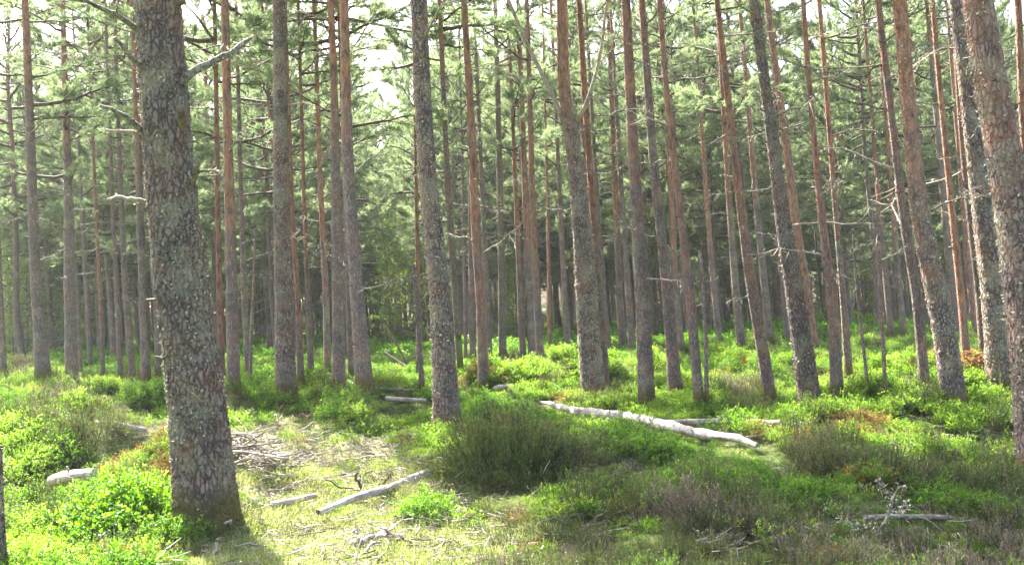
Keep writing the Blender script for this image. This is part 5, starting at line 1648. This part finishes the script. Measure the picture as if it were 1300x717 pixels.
for d0, d1, dens, sc in ((2.3, 5.5, 120, .85), (5.5, 10, 105, .85), (10, 16, 85, .9), (16, 30, 48, 1.0)):
    x, y = sample_ground(d0, d1, dens, rg)
    ok = trunk_free(x, y); x, y = x[ok], y[ok]
    c, h, gr = fields(x, y)
    u, u2 = rg.uniform(0, 1, len(x)), rg.uniform(0, 1, len(x))
    isc = u < np.maximum(c * .72, gr)
    ish = ~isc & (u2 < h)
    isb = ~isc & ~ish
    nw = near_wood(x, y)
    keep_ = (nw < .5) | (rg.uniform(0, 1, len(x)) < np.where((y < 9.5) & (c < .3), .75, .35))
    lg = np.concatenate([np.hypot(x[i:i + 2000, None] - LOGA[:, 0], y[i:i + 2000, None] - LOGA[:, 1]).min(1) for i in range(0, len(x), 2000)]) < .24
    lg2 = np.concatenate([np.hypot(x[i:i + 2000, None] - LOGB[:, 0], y[i:i + 2000, None] - LOGB[:, 1]).min(1) for i in range(0, len(x), 2000)]) < .24
    ish &= ~lg2
    keep_ &= ~lg | (rg.uniform(0, 1, len(x)) < .5)
    isb &= keep_; ish &= keep_ & ~lg
    nw = np.maximum(nw, np.maximum(lg * 1.3, lg2 * .95))
    hn = (.5 + .75 * fbm(x * .9, y * .9, seed=51)) * (1 - .5 * nw) * np.clip(.55 + y * .04, .6, 1) * (1 - .45 * c)
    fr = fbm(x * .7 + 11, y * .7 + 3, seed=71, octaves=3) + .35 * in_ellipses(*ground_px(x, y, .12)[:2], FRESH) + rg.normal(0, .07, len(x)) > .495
    rust = fbm(x * 1.1 + 31, y * 1.1 + 8, seed=83, octaves=3) + rg.normal(0, .06, len(x)) > .712
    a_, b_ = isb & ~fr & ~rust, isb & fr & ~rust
    c_ = isb & rust
    put('bilberry', x[c_], y[c_], (sc * hn * rg.uniform(.7, 1.1, len(x)))[c_], 3, rg, base=14)
    put('bilberry', x[a_], y[a_], (sc * hn * rg.uniform(.75, 1.25, len(x)))[a_], 6, rg)
    put('bilberry', x[b_], y[b_], (sc * hn * rg.uniform(.7, 1.15, len(x)))[b_], 4, rg, base=10)
    old = fbm(x * .9 + 51, y * .9 + 18, seed=87, octaves=3) + rg.normal(0, .09, len(x)) > .54
    hs = sc * (hn + .25 * (1 - c)) * rg.uniform(.7, 1.25, len(x))
    put('heather', x[ish & ~old], y[ish & ~old], hs[ish & ~old], 6, rg)
    put('heather', x[ish & old], y[ish & old], hs[ish & old], 4, rg, base=6)
for d0, d1, dens, sc in ((30, 50, 13, 1.0), (50, 90, 3.4, 1.6)):
    x, y = sample_ground(d0, d1, dens, rg)
    put('bilberry', x, y, sc * rg.uniform(.7, 1.3, len(x)), 4, rg, base=6)
# plants crowding the feet of the nearer trunks
for t_, P_, R_, f_ in CATALOG:
    if f_[1] > 34:
        continue
    big = R_[2] > .2
    k = 26 if big else 12
    a_ = rg.uniform(0, 6.28, k)
    q_ = R_[2] * 1.12 + rg.uniform(.0, .22, k)
    x, y = f_[0] + np.cos(a_) * q_, f_[1] + np.sin(a_) * q_
    c, h, gr = fields(x, y)
    low = c > .3
    s_ = rg.uniform(.45, .85, k)
    put('moss', x, y, rg.uniform(.8, 1.5, k), 4, rg)
    put('grass', x[low], y[low], rg.uniform(.5, 1.0, low.sum()), 4, rg)
    put('heather', x[low], y[low], s_[low] * .55, 10, rg)
    up_ = ~low & (rg.uniform(0, 1, k) < .7)
    put('bilberry', x[up_], y[up_], s_[up_], 6, rg)
for d0, d1, dens in ((2.3, 6, 150), (6, 10, 140), (10, 18, 60), (18, 30, 16)):
    x, y = sample_ground(d0, d1, dens, rg)
    ok = trunk_free(x, y); x, y = x[ok], y[ok]
    c, h, gr = fields(x, y)
    u = rg.uniform(0, 1, len(x))
    m1 = (u < gr)
    m2 = ~m1 & (rg.uniform(0, 1, len(x)) < c * .36)
    fr = in_ellipses(*ground_px(x, y, .12)[:2], FRESH)
    m3 = ~m1 & ~m2 & (rg.uniform(0, 1, len(x)) < .12 + .8 * c + .35 * fr)
    put('green_grass', x[m1], y[m1], rg.uniform(.7, 1.2, m1.sum()), 3, rg)
    put('grass', x[m2], y[m2], rg.uniform(.5, 1.1, m2.sum()), 4, rg)
    put('moss', x[m3], y[m3], rg.uniform(.7, 1.4, m3.sum()), 4, rg)
def litter(r, n=26, rad=.16):
    s = Soup()
    for k in range(n):
        c_ = np.array([r.normal(0, rad), r.normal(0, rad), r.uniform(0, .03)])
        a_ = r.uniform(0, 6.28); l = r.uniform(.03, .16)
        d_ = np.array([math.cos(a_), math.sin(a_), r.normal(0, .15)]) * l
        s.tube(np.stack([c_ - d_ / 2, c_ + r.normal(0, .006, 3), c_ + d_ / 2]), np.array([1, .9, .6]) * r.uniform(.0015, .004), 3, 0, int(r.integers(3)))
    return s
LIT_SRC = [litter(rg).mesh('twig_litter', [MAT['palewood'], MAT['brownwood'], MAT['bleached']]) for _ in range(4)]
store['twig_litter'] = [[], [], [], []]
x, y = sample_ground(3, 12, 30, rg)
ok = trunk_free(x, y); x, y = x[ok], y[ok]
c, h, gr = fields(x, y)
m_ = rg.uniform(0, 1, len(x)) < .12 + .6 * c
put('twig_litter', x[m_], y[m_], rg.uniform(.7, 1.5, m_.sum()), 4, rg)
SRC = {'twig_litter': LIT_SRC, 'bilberry': BIL + BIL_FAR + BIL_FRESH + BIL_RUST, 'heather': HEA + HEA_OLD, 'grass': GRA, 'green_grass': GGR, 'moss': MOS}
for kname, S in store.items():
    points_instancer(kname + '_cover' if kname in ('bilberry', 'heather') else kname, np.vstack(S[0]), np.vstack(S[1]), np.vstack(S[2]), np.concatenate(S[3]), SRC[kname])


# ------------------------------------------------------------------ thin sunny haze between the trees
HZ = np.array([[x, y, z] for x in (-190, 190) for y in (-70, 230) for z in (-5.0, 28.0)])
hz_me = mesh_arrays('haze', HZ, [np.array([[0, 1, 3, 2], [4, 6, 7, 5], [0, 4, 5, 1], [2, 3, 7, 6], [0, 2, 6, 4], [1, 5, 7, 3]])])
hm, hnt, HN, HL = new_mat('haze')
pv = HN.new('ShaderNodeVolumePrincipled')
pv.inputs['Color'].default_value = (.95, .96, .93, 1)
pv.inputs['Density'].default_value = .0007
pv.inputs['Anisotropy'].default_value = 0.0
ho = HN.new('ShaderNodeOutputMaterial')
HL.new(pv.outputs[0], ho.inputs['Volume'])
hz_me.materials.clear(); hz_me.materials.append(hm)
hz = obj('haze', hz_me)
hz['kind'] = 'stuff'
